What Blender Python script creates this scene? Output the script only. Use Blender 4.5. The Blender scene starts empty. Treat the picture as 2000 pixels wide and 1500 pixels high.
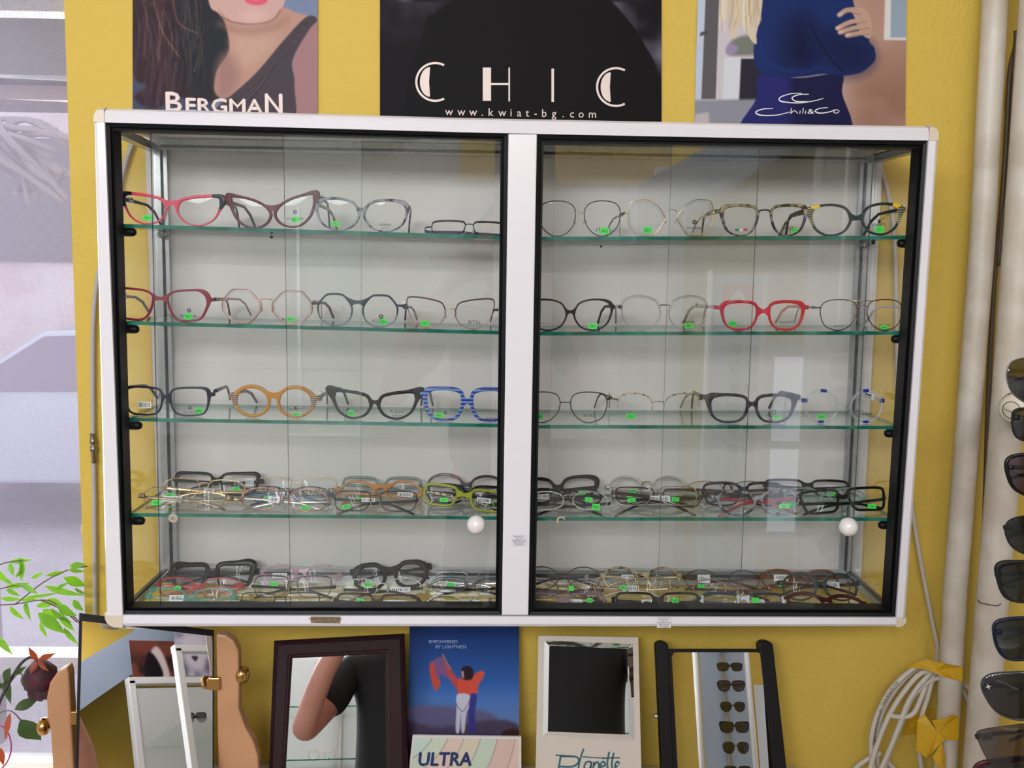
import bpy, math, random
import numpy as np
from mathutils import Vector, Matrix, noise
random.seed(7)
SC = bpy.context.scene
COL = SC.collection
# ------------------------------------------------------------------ camera
FPX = 1900.0
CP = Vector((-0.03263, -1.34518, 0.16193))
_p, _a, _r = .12281, .02, -.01528
_sp, _cp, _sa, _ca, _sr, _cr = math.sin(_p), math.cos(_p), math.sin(_a), math.cos(_a), math.sin(_r), math.cos(_r)
FWD = Vector((_sa*_cp, _ca*_cp, -_sp))
_R0 = Vector((_ca, -_sa, 0)); _U0 = Vector((_sa*_sp, _ca*_sp, _cp))
RT = _R0*_cr - _U0*_sr
UP = _R0*_sr + _U0*_cr
cd = bpy.data.cameras.new('camera'); cam = bpy.data.objects.new('camera', cd); COL.objects.link(cam)
cam.matrix_world = Matrix.Translation(CP) @ Matrix((RT, UP, -FWD)).transposed().to_4x4()
cd.sensor_width = 36; cd.lens = 36*FPX/2000; cd.clip_start = .01; cd.clip_end = 200
SC.camera = cam
# ------------------------------------------------------------------ view
SC.view_settings.view_transform = 'Standard'; SC.view_settings.look = 'None'
SC.view_settings.exposure = 0.24; SC.view_settings.gamma = 1
cy = SC.cycles
cy.max_bounces = 8; cy.diffuse_bounces = 3; cy.glossy_bounces = 4; cy.transmission_bounces = 4
cy.transparent_max_bounces = 48; cy.caustics_reflective = False; cy.caustics_refractive = False
cy.sample_clamp_indirect = 4; cy.use_denoising = True
# ------------------------------------------------------------------ world and lights
W = bpy.data.worlds.new('sky'); SC.world = W; W.use_nodes = True
bg = W.node_tree.nodes['Background']; bg.inputs[0].default_value = (.86, .90, 1.0, 1); bg.inputs[1].default_value = 1.9
FLZ, CEZ, RY, LX, RX = -1.42, 1.30, -3.40, -2.3, 2.3      # floor, ceiling, rear wall, left, right walls
def area(name, loc, target, sx, sy, e, col):
    l = bpy.data.lights.new(name, 'AREA'); l.shape = 'RECTANGLE'; l.size = sx; l.size_y = sy; l.energy = e; l.color = col
    o = bpy.data.objects.new(name, l); COL.objects.link(o); o.location = loc
    o.rotation_euler = (Vector(target)-Vector(loc)).to_track_quat('-Z', 'Y').to_euler(); return o
area('daylight_window', (-1.35, .95, .3), (-.8, -1.5, -.2), 1.3, 1.9, 90, (.95, .95, 1.0))       # daylight outside the blind
area('shopfront_fill', (-.6, RY+.12, 1.0), (-.1, 0, -.2), 2.4, .5, 72, (.93, .96, 1.0))          # added fill for rear daylight, set high so the panes don't mirror it
# ------------------------------------------------------------------ helpers
def ray(px, py): return FWD*FPX + RT*(px-1000) + UP*(750-py)
def pix(px, py, Y):
    d = ray(px, py); return CP + d*((Y-CP.y)/d.y)
def pixz(px, py, Z):
    d = ray(px, py); return CP + d*((Z-CP.z)/d.z)
def SX(Y): return (Y-CP.y)/FPX*1.0
def lin(c):
    if isinstance(c, str): c = tuple(int(c[i:i+2], 16)/255 for i in (0, 2, 4))
    return tuple((x/12.92 if x <= .04045 else ((x+.055)/1.055)**2.4) for x in c)
MC = {}
def nt(m): m.use_nodes = True; t = m.node_tree; return t, t.nodes['Principled BSDF']
def mat(name, c, rough=.5, metal=0, alpha=1, spec=.5, noise=None, c2=None, bump=0, bs=200, coat=0, trans=0, ramp=(.4, .6), wave=None, sub=0):
    if name in MC: return MC[name]
    m = bpy.data.materials.new(name); t, b = nt(m); L = t.links
    b.inputs['Base Color'].default_value = (*lin(c), 1); b.inputs['Roughness'].default_value = rough
    b.inputs['Metallic'].default_value = metal; b.inputs['Alpha'].default_value = alpha
    b.inputs['Specular IOR Level'].default_value = spec; b.inputs['Coat Weight'].default_value = coat
    b.inputs['Transmission Weight'].default_value = trans
    tc = t.nodes.new('ShaderNodeTexCoord')
    if c2 is not None:
        if wave:
            n = t.nodes.new('ShaderNodeTexWave'); n.inputs['Scale'].default_value = wave; n.bands_direction = noise if isinstance(noise, str) else 'Z'
            n.inputs['Distortion'].default_value = 0
            L.new(tc.outputs['Object'], n.inputs['Vector']); out = n.outputs['Fac']
        else:
            n = t.nodes.new('ShaderNodeTexNoise'); n.inputs['Scale'].default_value = noise or 60; n.inputs['Detail'].default_value = 3
            L.new(tc.outputs['Object'], n.inputs['Vector']); out = n.outputs['Fac']
        r = t.nodes.new('ShaderNodeValToRGB'); r.color_ramp.elements[0].position = ramp[0]; r.color_ramp.elements[1].position = ramp[1]
        r.color_ramp.elements[0].color = (*lin(c), 1); r.color_ramp.elements[1].color = (*lin(c2), 1)
        L.new(out, r.inputs[0]); L.new(r.outputs[0], b.inputs['Base Color'])
    if bump:
        n = t.nodes.new('ShaderNodeTexNoise'); n.inputs['Scale'].default_value = bs; n.inputs['Detail'].default_value = 3
        L.new(tc.outputs['Object'], n.inputs['Vector'])
        bp = t.nodes.new('ShaderNodeBump'); bp.inputs['Strength'].default_value = bump; bp.inputs['Distance'].default_value = .002
        L.new(n.outputs['Fac'], bp.inputs['Height']); L.new(bp.outputs[0], b.inputs['Normal'])
    else:
        n = t.nodes.new('ShaderNodeTexNoise'); n.inputs['Scale'].default_value = 35
        L.new(tc.outputs['Object'], n.inputs['Vector'])
        mr = t.nodes.new('ShaderNodeMapRange'); mr.inputs[3].default_value = max(0, rough-.03); mr.inputs[4].default_value = min(1, rough+.03)
        L.new(n.outputs['Fac'], mr.inputs[0]); L.new(mr.outputs[0], b.inputs['Roughness'])
    MC[name] = m; return m
def glassmat(name, tint=(1, 1, 1), f0=.04, gl=(1, 1, 1), mx=.9):
    """thin pane: transparent + mirror reflection by viewing angle (Schlick)"""
    if name in MC: return MC[name]
    m = bpy.data.materials.new(name); m.use_nodes = True; t = m.node_tree; t.nodes.clear(); L = t.links
    o = t.nodes.new('ShaderNodeOutputMaterial'); mix = t.nodes.new('ShaderNodeMixShader')
    tr = t.nodes.new('ShaderNodeBsdfTransparent'); tr.inputs[0].default_value = (*tint, 1)
    g = t.nodes.new('ShaderNodeBsdfGlossy'); g.inputs['Color'].default_value = (*gl, 1); g.inputs['Roughness'].default_value = 0
    lw = t.nodes.new('ShaderNodeLayerWeight'); lw.inputs[0].default_value = .5
    p = t.nodes.new('ShaderNodeMath'); p.operation = 'POWER'; p.inputs[1].default_value = 5
    a = t.nodes.new('ShaderNodeMath'); a.operation = 'MULTIPLY_ADD'; a.inputs[1].default_value = mx; a.inputs[2].default_value = f0
    L.new(lw.outputs['Facing'], p.inputs[0]); L.new(p.outputs[0], a.inputs[0]); L.new(a.outputs[0], mix.inputs[0])
    L.new(tr.outputs[0], mix.inputs[1]); L.new(g.outputs[0], mix.inputs[2]); L.new(mix.outputs[0], o.inputs[0])
    MC[name] = m; return m
class MB:
    def __init__(s): s.v = []; s.f = []; s.mi = []; s.m = []; s.sm = []
    def mid(s, m):
        if m not in s.m: s.m.append(m)
        return s.m.index(m)
    def add(s, vs, fs, m, smooth=False):
        o = len(s.v); s.v += [Vector(v) for v in vs]; k = s.mid(m)
        for f in fs: s.f.append([i+o for i in f]); s.mi.append(k); s.sm.append(smooth)
        return s
    def box(s, a, b, m):
        x0, y0, z0 = a; x1, y1, z1 = b
        return s.add([(x0,y0,z0),(x1,y0,z0),(x1,y1,z0),(x0,y1,z0),(x0,y0,z1),(x1,y0,z1),(x1,y1,z1),(x0,y1,z1)],
              [(0,3,2,1),(4,5,6,7),(0,1,5,4),(1,2,6,5),(2,3,7,6),(3,0,4,7)], m)
    def hexa(s, q, d, m, bev=0):
        """q four points (front face), extruded by vector d"""
        q = [Vector(p) for p in q]; d = Vector(d)
        return s.add(q+[p+d for p in q], [(0,1,2,3),(7,6,5,4),(0,4,5,1),(1,5,6,2),(2,6,7,3),(3,7,4,0)], m)
    def loft(s, rings, m, closed=True, caps=True, smooth=True, ringclosed=False):
        n = len(rings[0]); vs = [p for r in rings for p in r]; fs = []
        R = len(rings)
        for i in range(R if ringclosed else R-1):
            for j in range(n if closed else n-1):
                a = i*n+j; b = i*n+(j+1) % n; c = ((i+1) % R)*n+(j+1) % n; d = ((i+1) % R)*n+j
                fs.append((a, b, c, d))
        if caps and not ringclosed: fs += [tuple(range(n))[::-1], tuple((R-1)*n+j for j in range(n))]
        return s.add(vs, fs, m, smooth)
    def tube(s, pts, r, m, n=8, sq=None, smooth=True, caps=True, up=(0, 0, 1)):
        """sq=(w,h): rounded-rectangle section; r may be a list"""
        pts = [Vector(p) for p in pts]; rings = []; N = len(pts)
        ref = Vector(up)
        for i, p in enumerate(pts):
            t = (pts[min(i+1, N-1)]-pts[max(i-1, 0)])
            if t.length < 1e-9: t = Vector((1, 0, 0))
            t.normalize()
            if i == 0: u = ref - t*ref.dot(t)
            else: u = u - t*u.dot(t)
            if u.length < 1e-4: u = Vector((0, 1, 0)) - t*t.y
            if u.length < 1e-4: u = Vector((1, 0, 0)) - t*t.x
            u.normalize(); w = t.cross(u)
            rr = r[i] if isinstance(r, (list, tuple)) else r
            ring = []
            for k in range(n):
                a = 2*math.pi*(k+.5)/n
                ca, sa = math.cos(a), math.sin(a)
                if sq:
                    e = .5; f = lambda q: math.copysign(abs(q)**e, q)
                    ww, hh = (sq[i] if isinstance(sq, list) else sq)
                    ring.append(p + w*f(ca)*ww/2*rr + u*f(sa)*hh/2*rr)
                else: ring.append(p + (w*ca+u*sa)*rr)
            rings.append(ring)
        return s.loft(rings, m, smooth=smooth, caps=caps)
    def lathe(s, o, axis, prof, m, n=24):
        """prof: (along,radius) pairs"""
        axis = Vector(axis).normalized(); u = axis.orthogonal().normalized(); w = axis.cross(u); o = Vector(o)
        rings = [[o+axis*a+(u*math.cos(2*math.pi*k/n)+w*math.sin(2*math.pi*k/n))*max(r, 1e-5) for k in range(n)] for a, r in prof]
        return s.loft(rings, m)
    def merge(s, o, M=None):
        for fi, f in enumerate(o.f): pass
        off = len(s.v); s.v += [(M @ v if M else v.copy()) for v in o.v]
        for f, k, sm in zip(o.f, o.mi, o.sm):
            s.f.append([i+off for i in f]); s.mi.append(s.mid(o.m[k])); s.sm.append(sm)
        return s
    def build(s, name, parent=None, org=None, bevel=0, seg=2, auto=True):
        me = bpy.data.meshes.new(name)
        org = Vector(org) if org is not None else Vector((0, 0, 0))
        if parent is not None and org.length == 0: pass
        me.from_pydata([v-org for v in s.v], [], s.f)
        for m in s.m: me.materials.append(m)
        me.polygons.foreach_set('material_index', s.mi); me.polygons.foreach_set('use_smooth', s.sm); me.update()
        o = bpy.data.objects.new(name, me); COL.objects.link(o); o.location = org
        if parent is not None: o.parent = parent
        if bevel:
            b = o.modifiers.new('bevel', 'BEVEL'); b.width = bevel; b.segments = seg; b.limit_method = 'ANGLE'
        return o
def empty(name, loc=(0, 0, 0)):
    o = bpy.data.objects.new(name, None); COL.objects.link(o); o.location = loc; o.empty_display_size = .02; return o
def tag(o, label=None, cat=None, group=None, kind=None):
    if label: o['label'] = label
    if cat: o['category'] = cat
    if group: o['group'] = group
    if kind: o['kind'] = kind
    return o
def cr(pts, n=6, closed=True):
    """Catmull-Rom"""
    P = [Vector(p) for p in pts]; N = len(P); out = []
    for i in range(N if closed else N-1):
        g = (lambda k: P[k % N]) if closed else (lambda k: P[max(0, min(N-1, k))])
        p0, p1, p2, p3 = g(i-1), g(i), g(i+1), g(i+2)
        for k in range(n):
            t = k/n
            out.append(.5*((2*p1)+(p2-p0)*t+(2*p0-5*p1+4*p2-p3)*t*t+(3*p1-p0-3*p2+p3)*t**3))
    if not closed: out.append(P[-1].copy())
    return out
TX = {}
def text_geo(body, bold=False):
    """verts (x,y) and faces of a one-line text, height of capitals about 0.7, starts at x=0"""
    if body in TX: return TX[body]
    c = bpy.data.curves.new('t', 'FONT'); c.body = body; c.size = 1; c.fill_mode = 'FRONT'; c.resolution_u = 2
    o = bpy.data.objects.new('t', c); COL.objects.link(o)
    dg = bpy.context.evaluated_depsgraph_get(); me = bpy.data.meshes.new_from_object(o.evaluated_get(dg))
    v = [(p.co.x, p.co.y) for p in me.vertices]; f = [tuple(q.vertices) for q in me.polygons]
    bpy.data.objects.remove(o); bpy.data.curves.remove(c); bpy.data.meshes.remove(me)
    TX[body] = (v, f); return TX[body]
def add_text(mb, body, org, ux, uy, m, width=None, height=None, center=False, sy=1.0, space=0, embold=0):
    """org bottom-left, ux,uy unit vectors; scaled to width (or by height of caps)"""
    v, f = text_geo(body)
    if not v: return
    x0 = min(p[0] for p in v); x1 = max(p[0] for p in v); y0 = 0
    s = width/(x1-x0) if width else height/.7
    h = (height/.7) if height else s*sy
    org = Vector(org)
    if center: org = org - ux*(x1-x0)*s/2
    P = [org+ux*((p[0]-x0)*s)+uy*(p[1]*h) for p in v]
    mb.add(P, f, m)
    if embold:
        for dx, dy in ((embold, 0), (-embold, 0), (0, embold), (0, -embold)):
            nn = ux.cross(uy).normalized()*embold*.02
            mb.add([q+ux*dx+uy*dy-nn for q in P], f, m)
def ribbon(mb, pts, w, m, nrm=(0, -1, 0), closed=False, off=0):
    """flat stroke of width w (number or list)"""
    pts = [Vector(p) for p in pts]; nrm = Vector(nrm).normalized(); N = len(pts); a = []
    for i, p in enumerate(pts):
        if closed: t = pts[(i+1) % N]-pts[i-1]
        else: t = pts[min(i+1, N-1)]-pts[max(i-1, 0)]
        sd = t.cross(nrm).normalized(); ww = w[i] if isinstance(w, (list, tuple)) else w
        a += [p+sd*ww/2+nrm*off, p-sd*ww/2+nrm*off]
    fs = [(2*i, 2*i+1, 2*i+3, 2*i+2) for i in range(N-1)]
    if closed: fs.append((2*N-2, 2*N-1, 1, 0))
    mb.add(a, fs, m)
# ------------------------------------------------------------------ the room
YW = .215                                   # face of the wall the cabinet hangs on
m_wall = mat('yellow_wall_paint', 'DAB952', .6, bump=.9, bs=120, spec=.3)
m_wall_plain = mat('pale_side_wall_paint', 'CFCDC8', .7)
m_ceil = mat('ceiling_paint', 'D9DCE0', .8)
m_floor = mat('floor_tiles', 'A8A098', .35, noise=3, c2='8E867E')
m_white = mat('white_paint', 'EDEAE6', .45)
def struct(mb, name, **k): return tag(mb.build(name, **k), kind='structure')
xe0 = pix(125, 0, YW); xe1 = pix(166, 1200, YW)
def wall_edge(z): return xe0.x+(xe1.x-xe0.x)*(xe0.z-z)/(xe0.z-xe1.z)
w = MB()
NZ = 8
zs = [FLZ+(CEZ-FLZ)*i/NZ for i in range(NZ+1)]
for i in range(NZ):
    z0, z1 = zs[i], zs[i+1]
    a, b = wall_edge(z0), wall_edge(z1)
    w.hexa([(a, YW, z0), (RX, YW, z0), (RX, YW, z1), (b, YW, z1)], (0, .16, 0), m_wall)
struct(w, 'wall_front')
w = MB(); w.box((LX, YW, CEZ-.25), (wall_edge(CEZ), YW+.16, CEZ), m_wall_plain); w.box((LX, YW, FLZ), (wall_edge(FLZ), YW+.16, -.75), m_wall_plain)
struct(w, 'wall_window_side')
w = MB(); w.box((LX-.1, RY, FLZ), (LX, YW+.16, CEZ), m_wall_plain); struct(w, 'wall_left')
w = MB(); w.box((RX, RY, FLZ), (RX+.1, YW+.16, CEZ), m_wall_plain); struct(w, 'wall_right')
w = MB(); w.box((LX-.1, RY-.1, FLZ), (RX+.1, RY, CEZ), m_wall_plain); struct(w, 'wall_rear')
w = MB(); w.box((LX-.1, RY-.1, FLZ-.1), (RX+.1, YW+.16, FLZ), m_floor); struct(w, 'floor')
w = MB(); w.box((LX-.1, RY-.1, CEZ), (RX+.1, YW+.16, CEZ+.1), m_ceil); struct(w, 'ceiling')
# ceiling lamps: twin tubes; the third is added to brighten the rear
def em(name, c, s):
    m = bpy.data.materials.new(name); m.use_nodes = True; t = m.node_tree; t.nodes.clear()
    o = t.nodes.new('ShaderNodeOutputMaterial'); e = t.nodes.new('ShaderNodeEmission')
    e.inputs[0].default_value = (*lin(c), 1); e.inputs[1].default_value = s; t.links.new(e.outputs[0], o.inputs[0]); return m
m_tube = em('lamp_tube_light', 'FBF6FF', 20)
for k, (x, y, wh) in enumerate(((-.75, -1.6, 'left'), (.75, -2.2, 'right'), (1.0, -2.7, 'far right'))):
    wh = ('left side', 'right side', 'far right end (added to brighten the rear)')[k]
    r = empty('ceiling_lamp', (x, y, CEZ-.07)); tag(r, f'long twin tube lamp at the {wh} of the ceiling, seen in reflections', 'lamp', 'twin tube ceiling lamps')
    b = MB(); b.box((-.09, -.65, .03), (.09, .65, .069), m_white); b.build('lamp_housing', r, bevel=.004)
    for sx in (-.05, .05):
        b = MB(); b.tube([(sx, -.6, .005), (sx, .6, .005)], .013, m_tube, n=10); b.build('lamp_tube', r)
# ------------------------------------------------------------------ counter under the cabinet
ZC = pix(1000, 1493, YW).z
m_counter = mat('counter_laminate', 'D8CBB8', .4)
r = empty('counter', (0, 0, ZC)); tag(r, 'pale counter top under the cabinet carrying the table mirrors', 'counter')
b = MB(); b.box((-1.6, -.12, -.03), (.50, YW-.002, 0), m_counter); b.build('counter_top', r, bevel=.002)
b = MB(); b.box((-1.55, -.05, FLZ-ZC), (.48, YW-.004, -.03), m_white); b.build('counter_body', r)
# ------------------------------------------------------------------ window, blind, street
YB = YW+.11
def blind_mat():
    m = bpy.data.materials.new('perforated_blind_fabric'); t, b = nt(m); L = t.links
    tc = t.nodes.new('ShaderNodeTexCoord'); sx = t.nodes.new('ShaderNodeSeparateXYZ'); L.new(tc.outputs['Object'], sx.inputs[0])
    P = .0026
    def M(op, a, b=None, c=None):
        n = t.nodes.new('ShaderNodeMath'); n.operation = op
        for i, q in enumerate((a, b, c)):
            if q is None: continue
            if isinstance(q, (int, float)): n.inputs[i].default_value = q
            else: L.new(q, n.inputs[i])
        return n.outputs[0]
    zz = M('DIVIDE', sx.outputs['Z'], P*.62)
    row = M('FLOOR', zz); odd = M('MULTIPLY', M('MODULO', row, 2.0), .5)
    xx = M('ADD', M('DIVIDE', sx.outputs['X'], P), odd)
    fx = M('SUBTRACT', M('FRACT', xx), .5); fz = M('MULTIPLY', M('SUBTRACT', M('FRACT', zz), .5), .62)
    d = M('SQRT', M('ADD', M('MULTIPLY', fx, fx), M('MULTIPLY', fz, fz)))
    hole = M('LESS_THAN', d, .335)
    out = t.nodes['Material Output']; tr = t.nodes.new('ShaderNodeBsdfTransparent'); mx = t.nodes.new('ShaderNodeMixShader')
    tl = t.nodes.new('ShaderNodeBsdfTranslucent'); tl.inputs[0].default_value = (.26, .235, .29, 1)
    df = t.nodes.new('ShaderNodeBsdfDiffuse'); df.inputs[0].default_value = (.2, .18, .22, 1)
    m1 = t.nodes.new('ShaderNodeMixShader'); m1.inputs[0].default_value = .42
    L.new(df.outputs[0], m1.inputs[1]); L.new(tl.outputs[0], m1.inputs[2])
    L.new(hole, mx.inputs[0]); L.new(m1.outputs[0], mx.inputs[1]); L.new(tr.outputs[0], mx.inputs[2]); L.new(mx.outputs[0], out.inputs[0])
    return m
m_blind = blind_mat()
xb0 = LX+.15; xb1 = wall_edge(CEZ)+.06
b = MB(); b.box((xb0, YB, -.73), (xb1, YB+.0006, CEZ-.27), m_blind)
bl = b.build('window_blind'); tag(bl, 'perforated pale window blind hanging over the window on the left', 'blind')
# window frame members (structure)
r = empty('window_1', (LX, YB+.08, -.75)); tag(r, kind='structure')
def zat(py, Y): return pix(80, py, Y).z
m_wf = mat('white_window_frame', 'F4F2EF', .4); m_dk = mat('dark_window_lintel', '2A2422', .7)
Yf = YB+.06
b = MB(); b.box((LX, Yf, zat(1318, Yf)), (xb1, Yf+.05, zat(1284, Yf)), m_wf); b.box((LX, Yf, zat(1500, Yf)-.1), (xb1, Yf+.05, zat(1480, Yf)-.1), m_wf)
b.box((LX, Yf, zat(22, Yf)), (xb1, Yf+.05, CEZ-.2), m_wf)
fr = b.build('window_frame'); fr.parent = r; fr.matrix_parent_inverse = Matrix.Translation(-r.location)
b = MB(); b.box((LX, Yf+.02, zat(1480, Yf)-.1), (xb1, Yf+.026, CEZ-.2), glassmat('window_glass', (.97, .99, .98), .03)); gl = b.build('window_pane'); gl.parent = r; gl.matrix_parent_inverse = Matrix.Translation(-r.location)
# street outside
m_street = mat('street_asphalt', 'B9B2BB', .8, noise=2, c2='C9BFC9'); m_house = mat('house_render_pink', 'D8C0C4', .8, noise=1.5, c2='E6D6DA')
b = MB(); b.box((-14, .6, FLZ-.35), (6, 16, FLZ-.25), m_street); struct(b, 'ground')
b = MB(); b.box((-14, 11, FLZ-.25), (3, 11.3, 3.6), m_house)
hs = tag(b.build('street_house'), 'pinkish rendered house across the street, seen through the blind', 'house')
for i in range(4):
    q = MB(); x = -11+2.4*i; q.box((x, 10.95, 0.1), (x+1.1, 11.02, 1.6), mat('dark_house_window', '6E6468', .2)); o = q.build('house_window', hs)
b = MB(); q = [pix(-60, 30, .9), pix(150, 30, .9), pix(150, 148, .9), pix(-60, 148, .9)]
b.hexa([Vector((p.x-.3*(i in (0, 3))*6, p.y, p.z)) for i, p in enumerate(q)][::-1], (0, .3, 0), m_dk)
b.hexa([Vector((p.x-.3*(i in (0, 3))*6, p.y, p.z)) for i, p in enumerate([pix(-60, 168, .95), pix(150, 168, .95), pix(150, 196, .95), pix(-60, 196, .95)])][::-1], (0, .2, 0), mat('awning_brown', '5A4844', .7))
tag(b.build('shop_awning'), 'dark brown awning box outside above the window', 'awning')
# bare bush outside
b = MB(); rb = random.Random(3); m_br = mat('bare_branch_bark', '9A8E92', .8)
for i in range(26):
    p = pix(rb.uniform(-60, 40), rb.uniform(230, 330), 2.2); q = pix(rb.uniform(20, 175), rb.uniform(250, 400), 2.2)
    mid = (p+q)/2+Vector((0, rb.uniform(-.1, .1), rb.uniform(-.08, .08)))
    b.tube(cr([p, mid, q], 5, False), rb.uniform(.006, .016), m_br, n=5)
p = pix(-80, 300, 2.2); b.tube([Vector((p.x, 2.2, FLZ-.25)), p], .06, m_br, n=8)
tag(b.build('bare_bush'), 'tangle of bare branches outside, seen through the blind', 'bush')
# parked car outside (side-on, seen through the blind)
def pc(px, py): return pix(px, py, 5.0)
r = empty('parked_car', pc(40, 900)); r.location.z = FLZ-.25; rl = r.location.copy()
m_car = mat('car_paint_silver', 'C9CBDB', .25, .3); m_cg = mat('car_dark_glass', '8C7C90', .1)
gz = FLZ-.25
s5 = 1.0
cx0 = pc(0, 850).x
prof = [(-2.0, .35), (-2.0, .8), (-1.1, .95), (-.45, 1.38), (.6, 1.42), (1.35, 1.0), (1.9, .92), (2.05, .5), (2.0, .35)]
xc = cx0+.75
b = MB(); b.loft([[Vector((xc+x-rl.x, 5+y-rl.y, z*.98)) for x, z in prof] for y in (0, 1.6)], m_car, smooth=False); b.build('car_body', r, bevel=.03)
b = MB(); b.hexa([Vector((xc+x-rl.x, 4.99-rl.y, z)) for x, z in ((-1.02, .95), (1.2, .98), (.56, 1.36), (-.43, 1.32))], (0, .01, 0), m_cg); b.build('car_window', r)
b = MB(); b.lathe((xc-.85-rl.x, 4.93-rl.y, .95), (0, 1, 0), [(0, .02), (.01, .09), (.08, .09), (.1, .02)], m_car, 12); b.build('wing_mirror', r)
for sx in (-1.25, 1.3):
    for sy in (0, 1.5):
        b = MB(); b.lathe((xc+sx-rl.x, 4.98+sy-rl.y, .32), (0, 1, 0), [(0, .05), (0, .32), (.16, .32), (.16, .05)], mat('tyre_rubber', '2A2A2C', .8), 20); b.build('wheel', r)
tag(r, 'silver parked car in the street, seen through the blind', 'car')
# ------------------------------------------------------------------ display cabinet
m_fr = mat('white_cabinet_enamel', 'E9E3E6', .22, coat=.3, spec=.5)
m_cn = mat('cream_corner_plastic', 'DDCDB8', .35)
m_blk = mat('black_track_plastic', '080709', .5, spec=.25)
m_alu = mat('brushed_aluminium', 'C4C6C8', .28, .85)
m_aludk = mat('aluminium_groove', '5B5F60', .35, .7)
m_back = mat('cabinet_back_board', 'DCD5D1', .45, noise=4, c2='D8D1CC')
m_pane = glassmat('sliding_door_glass', (.98, .99, .985), .04)
m_side = glassmat('side_glass', (.985, .99, .985), .04)
m_shelf = glassmat('shelf_glass_face', (.965, .99, .975), .04, mx=.8)
m_edge = mat('shelf_glass_edge', '0F5A4B', .12, c2='2A7A68', noise=25)
m_pedge = mat('pane_edge', '3C4A47', .2)
CAB = empty('display_cabinet', (0, 0, -.34)); CO = Vector((0, 0, -.34))
tag(CAB, 'white framed wall cabinet with sliding glass doors full of eyeglasses', 'cabinet')
def cpart(mb, name, parent=None, bevel=0, label=None, kind=None):
    o = mb.build(name, parent or CAB, org=None, bevel=bevel)
    if parent is None: o.location = -CO
    if label: o['label'] = label
    if kind: o['kind'] = kind
    return o
D0, D1 = -.004, .030            # front and rear face of the white frame
def bar(outer, inner, name, mm=m_fr):
    """outer/inner: px polylines of the same count; rounded outer edge profile"""
    rings = []
    for (a, c) in zip(outer, inner):
        A = pix(*a, 0); C = pix(*c, 0); v = C-A; L = v.length
        pr = [(1, D0+.001), (.45, D0), (.22, D0+.003), (.07, D0+.009), (0, D0+.02), (0, D1), (1, D1)]
        rings.append([Vector((A.x+v.x*u, y, A.z+v.z*u)) for u, y in pr])
    b = MB(); b.loft(rings, mm, smooth=False); return cpart(b, name)
TLo, TRo, BLo, BRo = (180, 209), (1836, 244), (203, 1228), (1771, 1226)
top_o = [(206, 209), (400, 213), (620, 219), (900, 227), (1140, 231.6), (1400, 237), (1640, 241), (1812, 243.5)]
top_i = [(206, 239.5), (400, 245), (620, 251), (900, 258.7), (1140, 264), (1400, 269), (1640, 273), (1812, 275)]
bar(top_o, top_i, 'frame_rail')
bot_i = [(241, 1200), (620, 1201.5), (1030, 1202.5), (1400, 1204), (1749, 1205)]
bot_o = [(241, 1228), (620, 1228), (1030, 1228), (1400, 1227.5), (1749, 1227)]
bar(bot_o, bot_i, 'frame_rail')
bar([(180, 239.5), (192, 720), (203, 1201)], [(206, 239.5), (224, 720), (241, 1200)], 'frame_stile')
bar([(1836, 276), (1804, 740), (1772, 1204)], [(1812, 275), (1781, 740), (1749, 1205)], 'frame_stile')
def corner(o, cx, cyy, px, py, name):
    """o: outer corner px; inner corner px; quarter rounded"""
    O = pix(*o, 0); I = pix(cx, cyy, 0)
    n = 6; rad = .4
    sx = 1 if I.x > O.x else -1; sz = 1 if I.z > O.z else -1
    wx, wz = abs(I.x-O.x), abs(I.z-O.z); r = min(wx, wz)*.75
    pts = [(I.x, I.z), (I.x, O.z)]
    arc = [(O.x+sx*(r-r*math.sin(t)), O.z+sz*(r-r*math.cos(t))) for t in [math.pi/2*k/n for k in range(n+1)]]
    pts = [(I.x, I.z), (I.x, O.z)]+arc+[(O.x, I.z)]
    b = MB(); front = [Vector((x, D0-.0006, z)) for x, z in pts]; c = Vector((I.x, 0, I.z))
    inset = [Vector((I.x+(x-I.x)*1.005, D0+.008, I.z+(z-I.z)*1.005)) for x, z in pts]
    f2 = [Vector((I.x+(x-I.x)*.82, D0-.0006, I.z+(z-I.z)*.82)) for x, z in pts]
    back = [Vector((p.x, D1+.001, p.z)) for p in inset]
    rings = [f2, inset, back] if True else None
    if sx*sz > 0: pass
    b.loft(rings, m_cn, smooth=False); cpart(b, name)
corner(TLo, 206, 239.5, 0, 0, 'frame_corner'); corner(TRo, 1812, 275, 0, 0, 'frame_corner')
corner(BLo, 241, 1200, 0, 0, 'frame_corner'); corner(BRo, 1749, 1205, 0, 0, 'frame_corner')
# mullion
b = MB(); b.hexa([pix(980, 1202, D0+.001), pix(1032, 1202, D0+.001), pix(1049, 262, D0+.001), pix(993, 261, D0+.001)], (0, .034, 0), m_fr); cpart(b, 'frame_mullion', bevel=.0015)
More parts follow.
